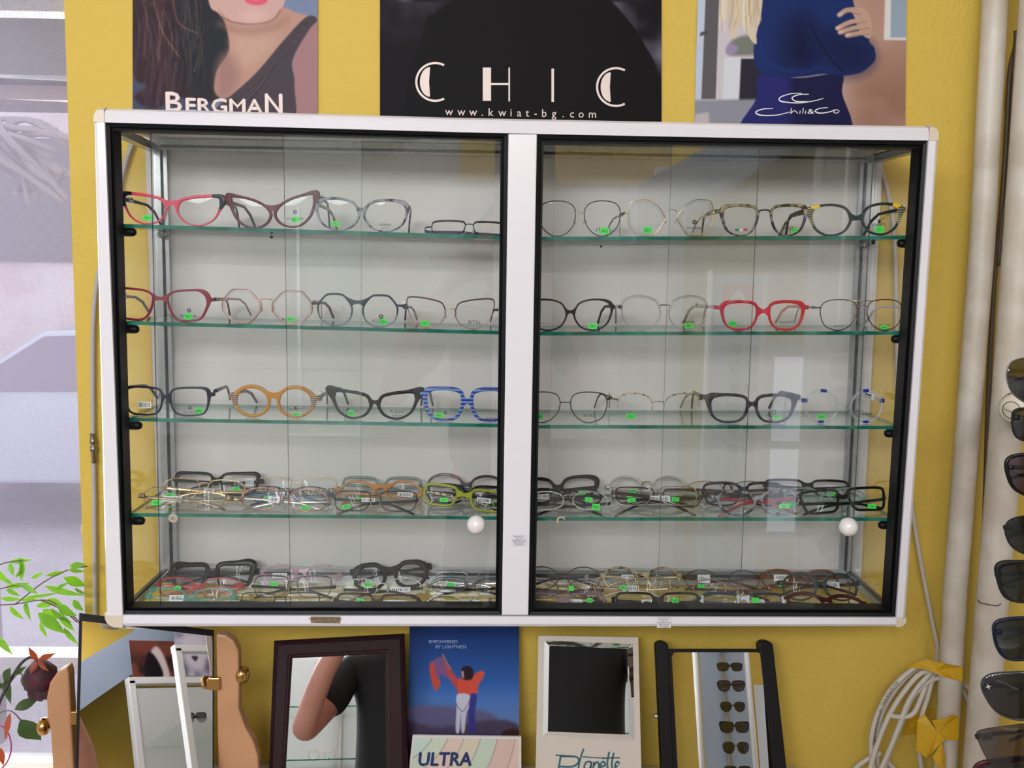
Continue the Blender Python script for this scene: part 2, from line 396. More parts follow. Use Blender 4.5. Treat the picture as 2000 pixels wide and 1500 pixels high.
# black sliding tracks: channel around each opening
def track(outer, inner, nm):
    b = MB(); Y0 = .001; n = 4
    O = [pix(*p, Y0) for p in outer]; I = [Vector((q.x, Y0+.004, q.z)) for q in (pix(*p, Y0+.016) for p in inner)]
    for k in range(4):
        a, c = O[k], O[(k+1) % 4]; d, e = I[(k+1) % 4], I[k]
        mid1 = a.lerp(e, .55); mid2 = c.lerp(d, .55); st = Vector((0, .0035, 0))
        b.add([a, c, mid2, mid1], [(0, 1, 2, 3)], m_blk); b.add([mid1, mid2, mid2+st, mid1+st], [(0, 1, 2, 3)], m_blk)
        b.add([mid1+st, mid2+st, d, e], [(0, 1, 2, 3)], m_blk)
        B = Vector((0, .026, 0)); b.add([e, d, d+B, e+B], [(0, 1, 2, 3)], m_blk); b.add([a+B, c+B, d+B, e+B], [(0, 1, 2, 3)], m_blk)
    return cpart(b, 'sliding_track', label='black plastic sliding track')
track([(206, 239.5), (993, 261), (980, 1202), (241, 1200)], [(229, 257), (978, 275), (968, 1181), (255, 1181)], 0)
track([(1049, 262), (1812, 275), (1749, 1205), (1032, 1202)], [(1061, 281), (1788, 291.5), (1729, 1185), (1045, 1183)], 0)
# sliding glass doors
def door(tl, tr, bl, br, Y, knob=None, name='sliding_door'):
    b = MB(); q = [pix(*bl, Y), pix(*br, Y), pix(*tr, Y), pix(*tl, Y)]; d = Vector((0, .004, 0)); Q = q+[p+d for p in q]
    b.add(Q, [(0, 1, 2, 3), (7, 6, 5, 4)], m_pane)
    e = .0003; 
    b.add(Q, [(0, 4, 5, 1), (1, 5, 6, 2), (2, 6, 7, 3), (3, 7, 4, 0)], m_pedge)
    o = cpart(b, name)
    if knob:
        k = pix(*knob, Y-.014); kb = MB()
        kb.lathe(k+Vector((0, .0135, 0)), (0, -1, 0), [(0, .005), (.002, .0052), (.0035, .0045)]+[(.0135+.0135*-math.cos(t), .0135*math.sin(t)) for t in [math.radians(a) for a in (35, 50, 65, 80, 95, 110, 125, 140, 155, 168, 179)]], mat('white_knob', 'F3EAE6', .12, coat=.6), 24)
        kk = kb.build('door_knob', o)
    return o
door((293, 250), (706, 258), (313, 1192), (704, 1192), .016)
door((553, 252), (967, 262), (567, 1194), (955, 1194), .0075, (930, 1025))
door((1085, 268), (1484, 274), (1069, 1192), (1445, 1195), .016)
door((1313, 272), (1708, 280), (1284, 1196), (1658, 1196), .0075, (1657, 1029))
# body: side glass, aluminium profiles, back board, top and floor
PX = {}
def prof(a, c, w, h, name, axis=None):
    """aluminium profile with central groove between world points"""
    b = MB(); a = Vector(a); c = Vector(c); b.tube([a, c], 1, m_alu, n=4, sq=(w, h), smooth=False, up=(0, 1, 0) if abs((c-a).normalized().y) < .5 else (0, 0, 1))
    return b
YK = .196
# back inner corner points taken at the depth of the back board
kTL, kTR, kBL, kBR = pix(322, 293, YK), pix(1686, 316, YK), pix(347, 1110, YK), pix(1647, 1116, YK)
xl0, xl1 = kTL.x, kBL.x
b = MB(); b.hexa([kBL+Vector((-.03, 0, -.02)), kBR+Vector((.03, 0, -.02)), kTR+Vector((.03, 0, .02)), kTL+Vector((-.03, 0, .02))], (0, .01, 0), m_back); cpart(b, 'back_board')
# profile strips: light lip / dark groove / light lip
def strip(p0, p1, p2, p3, m, nm, th=.006, off=(0, 0, 0)):
    b = MB(); o = Vector(off); b.hexa([p0+o, p1+o, p2+o, p3+o], (0, th, 0), m); return b
def Lp(pxs, Y): return [pix(x, y, Y) for x, y in pxs]
def vprof(xs_top, xs_bot, yt, yb, side):
    """xs: 4 px boundaries across: lip, groove, lip, from outside to inside"""
    b = MB(); Y = .185
    for k, (m, dy) in enumerate(((m_alu, 0), (m_aludk, .006), (m_alu, .003))):
        q = [pix(xs_bot[k], yb, Y+dy), pix(xs_bot[k+1], yb, Y+dy), pix(xs_top[k+1], yt, Y+dy), pix(xs_top[k], yt, Y+dy)]
        if q[0].x > q[1].x: q = [q[1], q[0], q[3], q[2]]
        b.hexa(q, (0, .011-dy, 0), m)
    cpart(b, 'corner_profile')
vprof((299, 312, 318, 325), (318, 332, 339, 347), 288, 1112, 0)
vprof((1707, 1695, 1688, 1681), (1664, 1654, 1648, 1640), 311, 1117, 1)
def hprof(xs, ys_l, ys_r, n0=.182):
    b = MB()
    for k, (m, dy) in enumerate(((m_alu, 0), (m_aludk, .006), (m_alu, .003))):
        q = [pix(xs[0], ys_l[k+1], n0+dy), pix(xs[1], ys_r[k+1], n0+dy), pix(xs[1], ys_r[k], n0+dy), pix(xs[0], ys_l[k], n0+dy)]
        b.hexa(q, (0, .013-dy, 0), m)
    cpart(b, 'back_profile')
hprof((313, 1693), (270, 282, 288, 293), (295, 307, 313, 318), .186)
hprof((335, 1653), (1109, 1116, 1122, 1136), (1117, 1124, 1131, 1144), .178)
# side rails top and bottom, front to back
def srail(fpx, bpx, wf, name='side_profile'):
    A = pix(*fpx, .032); B = pix(*bpx, .188); b = MB()
    b.tube([A, B], 1, m_alu, n=4, sq=(wf, .012), smooth=False)
    b.tube([A+Vector((0, 0, .0068)), B+Vector((0, 0, .0068))], 1, m_aludk, n=4, sq=(wf*.4, .003), smooth=False); cpart(b, name)
srail((212, 250), (302, 291), .016); srail((1808, 285), (1704, 313), .016)
srail((246, 1192), (325, 1118), .016); srail((1743, 1199), (1660, 1124), .016)
# side glass panes
def sglass(ft, fb, bt, bb):
    A, B, C, D = pix(*fb, .031), pix(*bb, .19), pix(*bt, .19), pix(*ft, .031); d = Vector((.003*(1 if A.x < 0 else -1), 0, 0))
    b = MB(); b.add([A, B, C, D, A+d, B+d, C+d, D+d], [(0, 1, 2, 3), (7, 6, 5, 4)], m_side); b.add([A, B, C, D, A+d, B+d, C+d, D+d], [(1, 5, 6, 2), (0, 4, 7, 3)], m_pedge)
    cpart(b, 'side_glass')
sglass((212, 245), (246, 1196), (302, 286), (323, 1120)); sglass((1808, 280), (1743, 1200), (1704, 308), (1661, 1126))
# top board and glass floor
ztop = pix(1000, 262, .03).z
A, B = pix(206, 240, .03), pix(1812, 275, .03); C, D = pix(1693, 296, .195), pix(313, 270, .195)
b = MB(); b.hexa([A, B, Vector((B.x, .195, C.z)), Vector((A.x, .195, D.z))], (0, 0, .008), mat('cabinet_top_board', 'E2DED0', .5)); cpart(b, 'top_board')
FZL, FZR = pix(241, 1199, .02).z-.005, pix(1749, 1204, .02).z-.005
def floor_z(x):
    a, c = pix(241, 1199, .02), pix(1749, 1204, .02); return FZL+(FZR-FZL)*(x-a.x)/(c.x-a.x)
a, c = pix(241, 1199, .02), pix(1749, 1204, .02)
b = MB()
V = [Vector((a.x, .028, FZL-.005)), Vector((c.x, .028, FZR-.005)), Vector((c.x, .19, FZR-.005)), Vector((a.x, .19, FZL-.005))]; U = Vector((0, 0, .005)); V += [p+U for p in V]
b.add(V, [(3, 2, 1, 0), (4, 5, 6, 7)], m_shelf); b.add(V, [(0, 1, 5, 4), (1, 2, 6, 5), (2, 3, 7, 6), (3, 0, 4, 7)], m_edge); cpart(b, 'glass_floor')
# glass shelves (front top edge px left,right) and shelf pins
YSF, YSB, TH = .036, .180, .0052
SHELF = {}
LV = {1: ((234, 437), (988, 460.5), (1050, 462.5), (1784, 460)), 2: ((240, 627), (985, 646.5), (1046, 648), (1772, 647)),
      3: ((246, 815.5), (983, 828), (1042, 830), (1758, 831.5)), 4: ((252, 1002), (981, 1008.5), (1038, 1010), (1746, 1011))}
for L_, (a, b_, c, d) in LV.items():
    for sd, (p, q) in (('L', (a, b_)), ('R', (c, d))):
        P, Q = pix(*p, YSF), pix(*q, YSF); SHELF[(L_, sd)] = (P, Q)
        V = [Vector((v.x, y, v.z-TH)) for y in (YSF,) for v in (P, Q)]+[Vector((v.x, YSB, v.z-TH)) for v in (Q, P)]
        V = V+[v+Vector((0, 0, TH)) for v in V]
        b = MB(); b.add(V, [(3, 2, 1, 0), (4, 5, 6, 7)], m_shelf); b.add(V, [(0, 1, 5, 4), (1, 2, 6, 5), (2, 3, 7, 6), (3, 0, 4, 7)], m_edge)
        cpart(b, 'glass_shelf')
    for p, s in ((a, 1), (d, -1)):
        P = pix(*p, .045); b = MB()
        x = P.x+s*(-.004)
        b.lathe((x, .045, P.z-TH-.0062), (s, 0, 0), [(0, .0062), (.019, .0062), (.0235, .0056), (.026, .0035), (.0262, .0001)], m_blk, 14); cpart(b, 'shelf_pin', label='black plastic shelf pin')
        X = (kTL if s > 0 else kTR); 
        pb = pix(324 if s > 0 else 1681, 0, .178)
        b = MB(); zz = (SHELF[(L_, 'L')][0] if s > 0 else SHELF[(L_, 'R')][1]).z-TH-.0055
        tt = (zz-kBL.z)/(kTL.z-kBL.z); xx = (kBL.x+(kTL.x-kBL.x)*tt-.003) if s > 0 else (kBR.x+(kTR.x-kBR.x)*tt+.003)
        b.lathe((xx, .186, zz), (0, -1, 0), [(0, .0055), (.012, .0055), (.014, .0052), (.0142, .002), (.0125, .0018), (.0125, .0001)], mat('steel_bolt', '8C8A86', .25, .9), 16); cpart(b, 'shelf_bolt', label='steel shelf bolt')
def shelf_z(level, side, x):
    if level == 5: return floor_z(x)
    P, Q = SHELF[(level, side)]; return P.z+(Q.z-P.z)*(x-P.x)/(Q.x-P.x)
# stickers on the cabinet
m_paper = mat('paper_white', 'E9E7E2', .6); m_ink = mat('black_ink', '141414', .6); m_plate = mat('bronze_plate', '9A8468', .35, .5)
X_, Z_ = Vector((1, 0, 0)), Vector((0, 0, 1))
def small_card(px0, py0, px1, py1, lines, m, name, label, Y=D0-.0012, mi=None, cat='sticker'):
    A = pix(px0, py1, Y); C = pix(px1, py0, Y); b = MB(); b.box((A.x, Y, A.z), (C.x, Y+.0008, C.z), m)
    H = C.z-A.z; n = len(lines)
    for i, t in enumerate(lines):
        add_text(b, t, (A.x+(C.x-A.x)*.5, Y-.0002, C.z-H*(i+1)/(n+.25)), X_, Z_, mi or m_ink, height=H/(n+.6)*.72, center=True)
    o = b.build(name, org=(A.x, Y, A.z)); tag(o, label, cat); return o
small_card(607, 1205, 664, 1217, ['Винекс ТИРЕЛ - ВЈГ ООД', 'тел.: 02/982-11-56'], m_plate, 'maker_plate', 'small bronze maker plate on the bottom rail of the cabinet', cat='plate')
small_card(1000, 1045, 1027, 1065, ['ВНОСИТЕЛ', 'ВУСТА', 'ДИЗАЙН ООД', 'БЪЛГАРИЯ', 'ПЛОВДИВ'], m_fr, 'address_sticker', 'small white address sticker on the middle post of the cabinet')
small_card(1283, 1206, 1311, 1226, ['ВНОСИТЕЛ', 'ВУСТА', 'ДИЗАЙН ООД', 'БЪЛГАРИЯ', 'ПЛОВДИВ'], m_fr, 'address_sticker', 'small white address sticker on the bottom rail of the cabinet')

m_coin = mat('beige_price_paper', 'C8B49C', .6)
for (cx_, cy_), txt, half, lab in (((338, 1012), '35-', False, 'round beige price sticker on the front edge of the fourth shelf at the left'), ((1096, 1017), '', True, 'torn remains of a beige price sticker under the fourth shelf, right of the middle post')):
    c = pix(cx_, cy_, YSF-.0012); b = MB(); R_ = .0068
    if not half:
        b.add([c]+[c+Vector((R_*math.cos(a), 0, R_*math.sin(a))) for a in [2*math.pi*k/20 for k in range(20)]], [(0, 1+k, 1+(k+1) % 20) for k in range(20)], m_coin)
        b.add([v+Vector((0, .0006, 0)) for v in b.v[:21]], [(0, 1+(k+1) % 20, 1+k) for k in range(20)], m_coin)
        add_text(b, txt, c+Vector((-.0035, -.0003, -.002)), X_, Z_, m_ink, width=.007, height=.004)
    else:
        ring = [c+Vector((R_*math.cos(a), 0, R_*math.sin(a))) for a in [math.radians(20+18*k) for k in range(12)]]; inn = [c+Vector((R_*.6*math.cos(a), 0, R_*.6*math.sin(a))) for a in [math.radians(20+18*k) for k in range(12)]]
        b.add(ring+inn+[v+Vector((0, .0006, 0)) for v in ring+inn], [(k, k+1, 13+k, 12+k) for k in range(11)]+[(24+k, 36+k, 37+k, 25+k) for k in range(11)], m_coin)
    tag(b.build('price_sticker', org=c), lab, 'sticker')
for (cx_, cy_), rr_, lab in (((530, 463), .0028, 'small dark adhesive dot below the top shelf in the left half'), ((1174, 481), .002, 'tiny dark dot below the top shelf in the right half'), ((1706, 474), .0032, 'small dark screw head near the right rear corner of the cabinet')):
    c = pix(cx_, cy_, .1955); b = MB(); b.lathe(c, (0, -1, 0), [(0, rr_), (.001, rr_*.8), (.0014, .0001)], mat('dark_brown_dot', '2A1C1A', .6), 10); tag(b.build('adhesive_dot', org=c), lab, 'dot')
# ------------------------------------------------------------------ eyeglasses
LIB = {
 'cat': [(-.5,.02),(-.42,.3),(-.2,.41),(.08,.47),(.36,.5),(.5,.44),(.49,.15),(.36,-.25),(.1,-.48),(-.14,-.49),(-.34,-.38),(-.46,-.18)],
 'cateye': [(-.5,-.08),(-.38,.14),(-.12,.33),(.18,.45),(.46,.5),(.5,.42),(.46,.1),(.34,-.22),(.12,-.45),(-.1,-.5),(-.3,-.44),(-.44,-.3)],
 'catround': [(-.5,.05),(-.38,.36),(-.08,.49),(.26,.48),(.47,.34),(.5,.08),(.4,-.27),(.16,-.48),(-.1,-.5),(-.32,-.4),(-.46,-.18)],
 'rect': [(-.5,.12),(-.45,.4),(-.22,.48),(.2,.5),(.44,.44),(.5,.22),(.48,-.18),(.36,-.44),(.05,-.5),(-.28,-.47),(-.44,-.28)],
 'square': [(-.5,.2),(-.44,.42),(-.15,.5),(.2,.5),(.45,.42),(.5,.2),(.46,-.2),(.33,-.43),(0,-.5),(-.3,-.44),(-.45,-.2)],
 'panto': [(-.5,.15),(-.42,.38),(-.18,.5),(.18,.5),(.42,.4),(.5,.15),(.42,-.22),(.2,-.45),(0,-.5),(-.2,-.45),(-.42,-.22)],
 'round': [(.5*math.cos(math.pi*k/6), .5*math.sin(math.pi*k/6)) for k in range(12)][::-1],
 'oval': [(.5*math.cos(math.pi*k/6), .5*abs(math.sin(math.pi*k/6))**.9*(1 if k < 6 else -1)) for k in range(12)][::-1],
 'oct': [(-.5,.12),(-.5,-.12),(-.24,-.5),(.2,-.5),(.5,-.16),(.5,.14),(.25,.5),(-.2,.5)],
 'hexa': [(-.5,-.02),(-.2,-.5),(.24,-.5),(.46,-.25),(.5,.2),(.42,.48),(.0,.5),(-.3,.32)],
 'droop': [(-.5,.2),(-.4,.42),(-.1,.5),(.3,.46),(.48,.3),(.5,0),(.38,-.35),(.12,-.5),(-.15,-.48),(-.36,-.3),(-.48,-.05)],
 'angr': [(-.5,.26),(-.34,.44),(0,.5),(.34,.48),(.5,.18),(.43,-.2),(.3,-.44),(.05,-.5),(-.24,-.48),(-.42,-.2)],
 'squ': [(-.5,.22),(-.42,.43),(-.12,.5),(.28,.49),(.49,.37),(.48,.02),(.36,-.33),(.1,-.5),(-.2,-.48),(-.41,-.22)],
 'soft': [(-.5,.2),(-.43,.42),(-.14,.5),(.22,.49),(.46,.38),(.5,.1),(.42,-.28),(.2,-.48),(-.08,-.5),(-.32,-.42),(-.46,-.15)],
 'crown': [(-.5,0),(-.45,.2),(-.3,.42),(-.16,.5),(.16,.5),(.3,.43),(.46,.2),(.5,0),(.42,-.3),(.2,-.48),(0,-.5),(-.22,-.48),(-.43,-.3)],
 'trap': [(-.5,.3),(-.42,.47),(0,.5),(.42,.47),(.5,.3),(.42,-.35),(.3,-.5),(-.05,-.5),(-.3,-.48),(-.42,-.3)],
}
POLY = {'oct', 'hexa'}
def outline(sh, w, h, n=6):
    P = LIB[sh]
    if sh in POLY:
        out = []
        N = len(P)
        for i in range(N):
            a, b, c = Vector(P[i-1]), Vector(P[i]), Vector(P[(i+1) % N])
            p, q = b.lerp(a, .24), b.lerp(c, .24)
            for t in (0, .33, .67, 1): out.append(p*(1-t)**2+b*2*t*(1-t)+q*t*t)
        P = out
    else: P = cr([Vector((a, b)) for a, b in P], n)
    # counter-clockwise order
    A = sum(P[i-1].x*P[i].y-P[i].x*P[i-1].y for i in range(len(P)))
    if A < 0: P = P[::-1]
    return [Vector((p.x*w, p.y*h)) for p in P]
m_lens = glassmat('clear_lens', (.985, .985, .98), .018, mx=.35)
m_green = mat('green_price_paper', '3BE04A', .55); m_gink = mat('pen_ink', '123A18', .6)
m_tagp = mat('barcode_tag_paper', 'E8E8EA', .4)
m_pad = mat('clear_nose_pad', 'D8D0C0', .2, alpha=.45)
def clearm(name, c, a=.4): return mat(name, c, .08, alpha=a, spec=.8)
_M = dict(
 pink=mat('pink_acetate', 'E04A62', .2, coat=.4), navy=mat('navy_acetate', '111830', .25), slate=mat('slate_acetate', '2C3440', .3),
 burg=mat('burgundy_acetate', '5E1A2A', .3), burg2=mat('burgundy_satin', '8A2038', .35), black=mat('black_acetate', '08080A', .25, spec=.35),
 mblack=mat('matt_black_acetate', '0E0E10', .5, spec=.25), bmetal=mat('black_metal', '1B181A', .3, .5), purple=mat('purple_grey_plastic', '4A4462', .4),
 gtort=mat('grey_tortoise_acetate', '26262A', .25, noise=90, c2='9A98A0', ramp=(.42, .56)), tort=mat('olive_tortoise_acetate', '3A352E', .25, noise=110, c2='A89878', ramp=(.42, .55)),
 ptort=mat('violet_tortoise_acetate', '2E2638', .25, noise=110, c2='8C8690', ramp=(.48, .6)), dtort=mat('dark_tortoise_acetate', '221D24', .2, noise=120, c2='5C4A50', ramp=(.48, .62)),
 brtort=mat('amber_brown_tortoise', '20150F', .25, noise=140, c2='A8743A', ramp=(.46, .58)), gold=mat('gold_metal', 'D8B886', .22, .9), rgold=mat('rose_gold_metal', 'B98474', .25, .8),
 silver=mat('silver_metal', 'B8B4B0', .22, .9), brown=mat('brown_metal', '4A2C26', .35, .4), oliv=mat('dark_green_acetate', '24302A', .35), yellow=mat('yellow_acetate', 'F2C32E', .35),
 stripe=mat('black_cream_stripes', '0E0E0E', .3, noise='Z', c2='D8CFA0', wave=130, ramp=(.7, .75)), slate2=mat('slate_blue_acetate', '2E3644', .35), grey=mat('grey_acetate', '7C7C80', .35),
 red=mat('red_acetate', 'C8243C', .3, coat=.3), orange=mat('amber_acetate', 'C08026', .3, coat=.3), wood=mat('brown_striped_wood', '7A4A30', .4, noise='Z', c2='E2D3C0', wave=110, ramp=(.82, .86)),
 zebra=mat('violet_blue_zebra', '5E9AD8', .3, noise=None, c2='4A2A78', wave=55, ramp=(.45, .55)), lilac=mat('lilac_plastic', '7A7C9C', .4), leop=mat('leopard_metal', '1A1614', .3, noise=300, c2='D0BDA2', ramp=(.45, .52)),
 clear=clearm('clear_acetate', 'B8BEC2', .26), cgrey=clearm('frosted_grey_acetate', 'A0A6A2', .42), cpink=clearm('clear_pink_acetate', 'D49AAE', .35), cred=clearm('clear_red_acetate', 'D83844', .45),
 pclear=clearm('pale_pink_clear', 'D0B4B6', .3), teal=clearm('clear_teal_acetate', '4FAE98', .38), blue=mat('blue_acetate', '1C2C8C', .3), sage=mat('sage_acetate', '7C8C80', .3), amber=clearm('translucent_amber_acetate', 'C47A24', .85),
 lime=mat('lime_acetate', '9CA22A', .35), gpurple=clearm('smoky_violet_acetate', '4C4248', .85), mauve=mat('mauve_acetate', '7C6272', .35), mint=clearm('mint_clear_acetate', '9CBCAC', .35),
 champ=mat('champagne_metal', '9C8A70', .35, .7), wgrey=mat('pearl_grey_enamel', 'B4B0A8', .3, .3), dbrown=mat('dark_brown_acetate', '3A1E1A', .3), maroon=mat('maroon_acetate', '4A1A20', .25, coat=.3),
 white=mat('white_enamel_plastic', 'D8DADF', .3), greyc=clearm('grey_tinted_cover', '5C6062', .8), steelb=mat('steel_blue_metal', '48586C', .3, .6), dteal=mat('dark_teal_acetate', '2A3A38', .3),
 redt=mat('red_temple_plastic', 'A83240', .35), mbrown=mat('warm_brown_acetate', '6E4434', .35))
for _k, _m in _M.items():
    _q = _m.node_tree.nodes['Principled BSDF']
    if _q.inputs['Metallic'].default_value < .1 and _q.inputs['Alpha'].default_value > .9:
        _q.inputs['Specular IOR Level'].default_value = .25; _q.inputs['Coat Weight'].default_value = 0
def wrapy(x, k): return k*x*x
def rim(mb, P, cx, cz, sx, t, dep, mf, k, wire=False, top_only=False):
    """P outline (lens centred), sx=+-1 mirrors"""
    tt, tb, ts, tip = t
    N = len(P); rings = []
    for i, p in enumerate(P):
        a, b = P[i-1], P[(i+1) % N]; d = (b-a).normalized(); n = Vector((d.y, -d.x))
        ext = Vector((0, 0))
        th = ts+(tt-ts)*max(0, n.y)**1.2 if n.y > 0 else ts+(tb-ts)*max(0, -n.y)**1.2
        if tip:
            v = Vector((math.cos(math.radians(tip[0])), math.sin(math.radians(tip[0]))))
            pn = Vector((p.x, p.y)).normalized(); ext = v*tip[1]*max(0, pn.dot(v))**(tip[2] if len(tip) > 2 else 14)
        if wire:
            c = p+n*th/2; sec = [(c+n*th/2*math.cos(q), math.sin(q)*dep/2) for q in [math.pi*2*j/6 for j in range(6)]]
        else:
            ch = min(th, dep)*.25
            sec = [(p+n*0, dep/2), (p, -dep/2+ch), (p+n*ch, -dep/2), (p+n*(th-ch)+ext*.97, -dep/2), (p+n*th+ext, -dep/2+ch), (p+n*th+ext, dep/2)]
        rings.append([Vector((sx*(cx+q.x), y+wrapy(cx+q.x, k), cz+q.y)) for q, y in sec])
    n = len(rings[0])
    for i in range(N):
        mid = P[i]
        if top_only and not (P[i].y > -.02*abs(cz) and P[(i+1) % N].y > -.02*abs(cz)): continue
        m = mf(cx+mid.x, cz+mid.y) if callable(mf) else mf
        A, B = rings[i], rings[(i+1) % N]; vs = A+B
        fs = [(j, (j+1) % n, n+(j+1) % n, n+j) for j in range(n)]
        mb.add(vs, fs, m, True)
def glasses(label, lv, sd, x, Y, sh, cx, w, h, t=(5, 3, 4), fm='black', tm=None, by=None, bt=7, arch=2, hy=None, hw=None, wire=False, fold=False, tilt=0, roll=0, lift=0,
            st=(), pr=(), tagp=(), dep=.0036, k=.9, bridge=None, tip=None, th=None, yaw=0, py=None, half=False, inner=None, lens=None, pads=None, cat='eyeglasses', extra=None, tl=1, name='eyeglasses', lug=None, base=None, tiltz=None, tm2=None, up=False, grp=None, tdrop=None, wb=(-.985, -.17)):
    th = th or (6 if (fold or wire) else 8)
    if lv == 5 and Y < .07 and h < 46 and tilt < 60: Y -= .010; h *= .84; hy = hy*.84 if hy else hy; by = by*.84 if by else by
    if base is None:
        # px position on the shelf: find the world x at that column
        yy = py or {1: 440, 2: 630, 3: 815, 4: 985, 5: 1165}[lv]
        p = pix(x, yy, Y); z0 = shelf_z(lv, sd, p.x)+.0004
        p = Vector((p.x, Y, z0+lift*.0007))
    else: p = Vector(base); yy = py or 1000
    d = ray(x, yy); s = (Y-CP.y)/d.y
    F = (lambda v: _M[v] if isinstance(v, str) else v)
    mfront = (lambda X, Z: F(fm(X/s, Z/s))) if callable(fm) else F(fm)
    mt = F(tm or (fm if not callable(fm) else 'black'))
    tt, tb, ts = [q*s for q in t]; W, H, CX = w*s, h*s, cx*s; cz = tb+H/2
    hw = (hw or cx+w/2+t[2]+3)*s; hz = (hy if hy is not None else h*.72)*s; byz = (by if by is not None else h*.66)*s
    root = empty(name, p)
    lean = 0
    P = outline(sh, W, H)
    fr = MB(); T = (tt, tb, ts, (tip[0], tip[1]*s, *(tip[2:])) if tip else None)
    for sx in (-1, 1): rim(fr, P, CX, cz, sx, T, dep if not wire else max(tt, .0011), mfront, k, wire, half)
    if inner:   # second inner ring (clear insert)
        Pi = outline(sh, W-inner[1]*s*2*0, H)
        for sx in (-1, 1):
            rim(fr, outline(sh, W*inner[1], H*inner[1]), CX, cz, sx, (W*(1-inner[1])/2*.96,)*3+(None,), dep*.7, F(inner[0]), k)
    # bridge
    gx = CX-W/2-(ts*.4); bm = mfront(0, byz) if callable(mfront) else mfront
    bm = F(bridge[1]) if bridge and bridge[1] else bm
    kind = bridge[0] if bridge else ('bar' if wire else 'saddle')
    if kind == 'saddle':
        # web joining both rims, smooth above and arched below
        N = len(P); nor = []
        for i in range(N): d = (P[(i+1) % N]-P[i-1]).normalized(); nor.append(Vector((d.y, -d.x)))
        ia = max(range(N), key=lambda i: nor[i].dot(Vector((-.55, .84)))); ib = max(range(N), key=lambda i: nor[i].dot(Vector(wb)))
        idx = []; i = ia
        while True:
            idx.append(i)
            if i == ib: break
            i = (i+1) % N
            if len(idx) > N: break
        b2 = bt*s; J = len(idx); U = [-1, -.8, -.6, -.4, -.2, 0, .2, .4, .6, .8, 1]
        col = []
        for u in U:
            e_ = 1-abs(u)**1.7; c_ = []
            for j, i in enumerate(idx):
                th_ = ts*.9+(tt-ts)*max(0, nor[i].y); q = P[i]+nor[i]*th_*.92; X0 = CX+q.x; Z0 = cz+q.y; f_ = j/max(1, J-1)
                zc_ = byz+arch*s+b2*(.5-f_); c_.append((math.copysign(X0*abs(u), u) if u else 0.0, Z0+(zc_-Z0)*e_))
            col.append(c_)
        vs = [Vector((x_, y_+wrapy(abs(x_), k), z_)) for y_ in (-dep*.5, dep*.5) for c_ in col for x_, z_ in c_]; nU = len(U); O_ = nU*J
        fs = [(i*J+j, i*J+j+1, (i+1)*J+j+1, (i+1)*J+j) for i in range(nU-1) for j in range(J-1)]; fs += [tuple(v_+O_ for v_ in f_)[::-1] for f_ in fs]
        for i in range(nU-1): fs += [(i*J, (i+1)*J, O_+(i+1)*J, O_+i*J), (i*J+J-1, O_+i*J+J-1, O_+(i+1)*J+J-1, (i+1)*J+J-1)]
        fr.add(vs, fs, bm)
    elif kind in ('bar', 'double'):
        r = max(bt*s*.12, .0007) if kind == 'bar' else .0007
        pts = [(-gx-ts*.3, 0, byz-1*s), (-gx*.6, -.0006, byz+arch*s), (gx*.6, -.0006, byz+arch*s), (gx+ts*.3, 0, byz-1*s)]
        fr.tube(cr(pts, 3, False), r, bm, n=6)
        if kind == 'double':
            z2 = tb+H+tt*.3; fr.tube([(-CX*.72, 0, z2-2*s), (CX*.72, 0, z2-2*s)], .0006, F('gold'), n=6)
    elif kind == 'key':
        pts = [(-gx-ts*.2, 0, byz-8*s), (-gx*.75, 0, byz+arch*s*.4), (-gx*.35, 0, byz+arch*s), (gx*.35, 0, byz+arch*s), (gx*.75, 0, byz+arch*s*.4), (gx+ts*.2, 0, byz-8*s)]
        fr.tube(cr(pts, 3, False), bt*s*.25, bm, n=6)
    # end pieces
    ex = CX+W/2; lgh = (lug or (th*1.0 if not wire else 3))*s
    # horizontal reach of the lens edge at hinge height
    edge = max([q.x for q in P if abs(q.y+cz-hz) < H*.16] or [W/2])+CX
    lm = mfront(hw/s*s, hz) if callable(mfront) else mfront
    for sx in (-1, 1):
        a0 = edge-(0 if wire else ts*.2); pts = [(sx*a0, wrapy(a0, k), hz), (sx*(hw-.001), wrapy(hw, k)*.9+.0005, hz), (sx*hw, wrapy(hw, k)+.005, hz)]
        fr.tube(pts, 1, F(extra) if extra else lm, n=8, sq=(dep*.8 if not wire else .0016, lgh))
    fo = fr.build('frame_front', root)
    # lenses
    lm_ = lens or m_lens
    for sx in (-1, 1):
        b = MB(); c = Vector((sx*CX, wrapy(CX, k), cz)); ring = [Vector((sx*(CX+q.x), wrapy(CX+q.x, k), cz+q.y)) for q in P]
        mid = [c.lerp(r, .55)+Vector((0, -.0006, 0)) for r in ring]; c = c+Vector((0, -.0008, 0)); n = len(ring)
        vs = [c]+mid+ring; fs = [(0, 1+j, 1+(j+1) % n) for j in range(n)]+[(1+j, 1+n+j, 1+n+(j+1) % n, 1+(j+1) % n) for j in range(n)]
        b.add(vs, fs, lm_, True); b.build('lens', root)
    if pads if pads is not None else wire:
        for sx in (-1, 1):
            b = MB(); gx2 = CX-W/2; pz = cz-H*.12
            b.lathe((sx*(gx2-.0018), .0055, pz), (sx, -.5, 0), [(0, .0003), (.0004, .0022), (.001, .0026), (.0016, .0018), (.0018, .0002)], m_pad, 10)
            b.tube(cr([(sx*gx2, .0008, pz+.004), (sx*(gx2+.001), .005, pz+.006), (sx*(gx2-.001), .006, pz)], 3, False), .00045, F('gold'), n=5); b.build('nose_pad', root)
    # temples
    tw = .0028 if not wire else .0014; thh = th*s
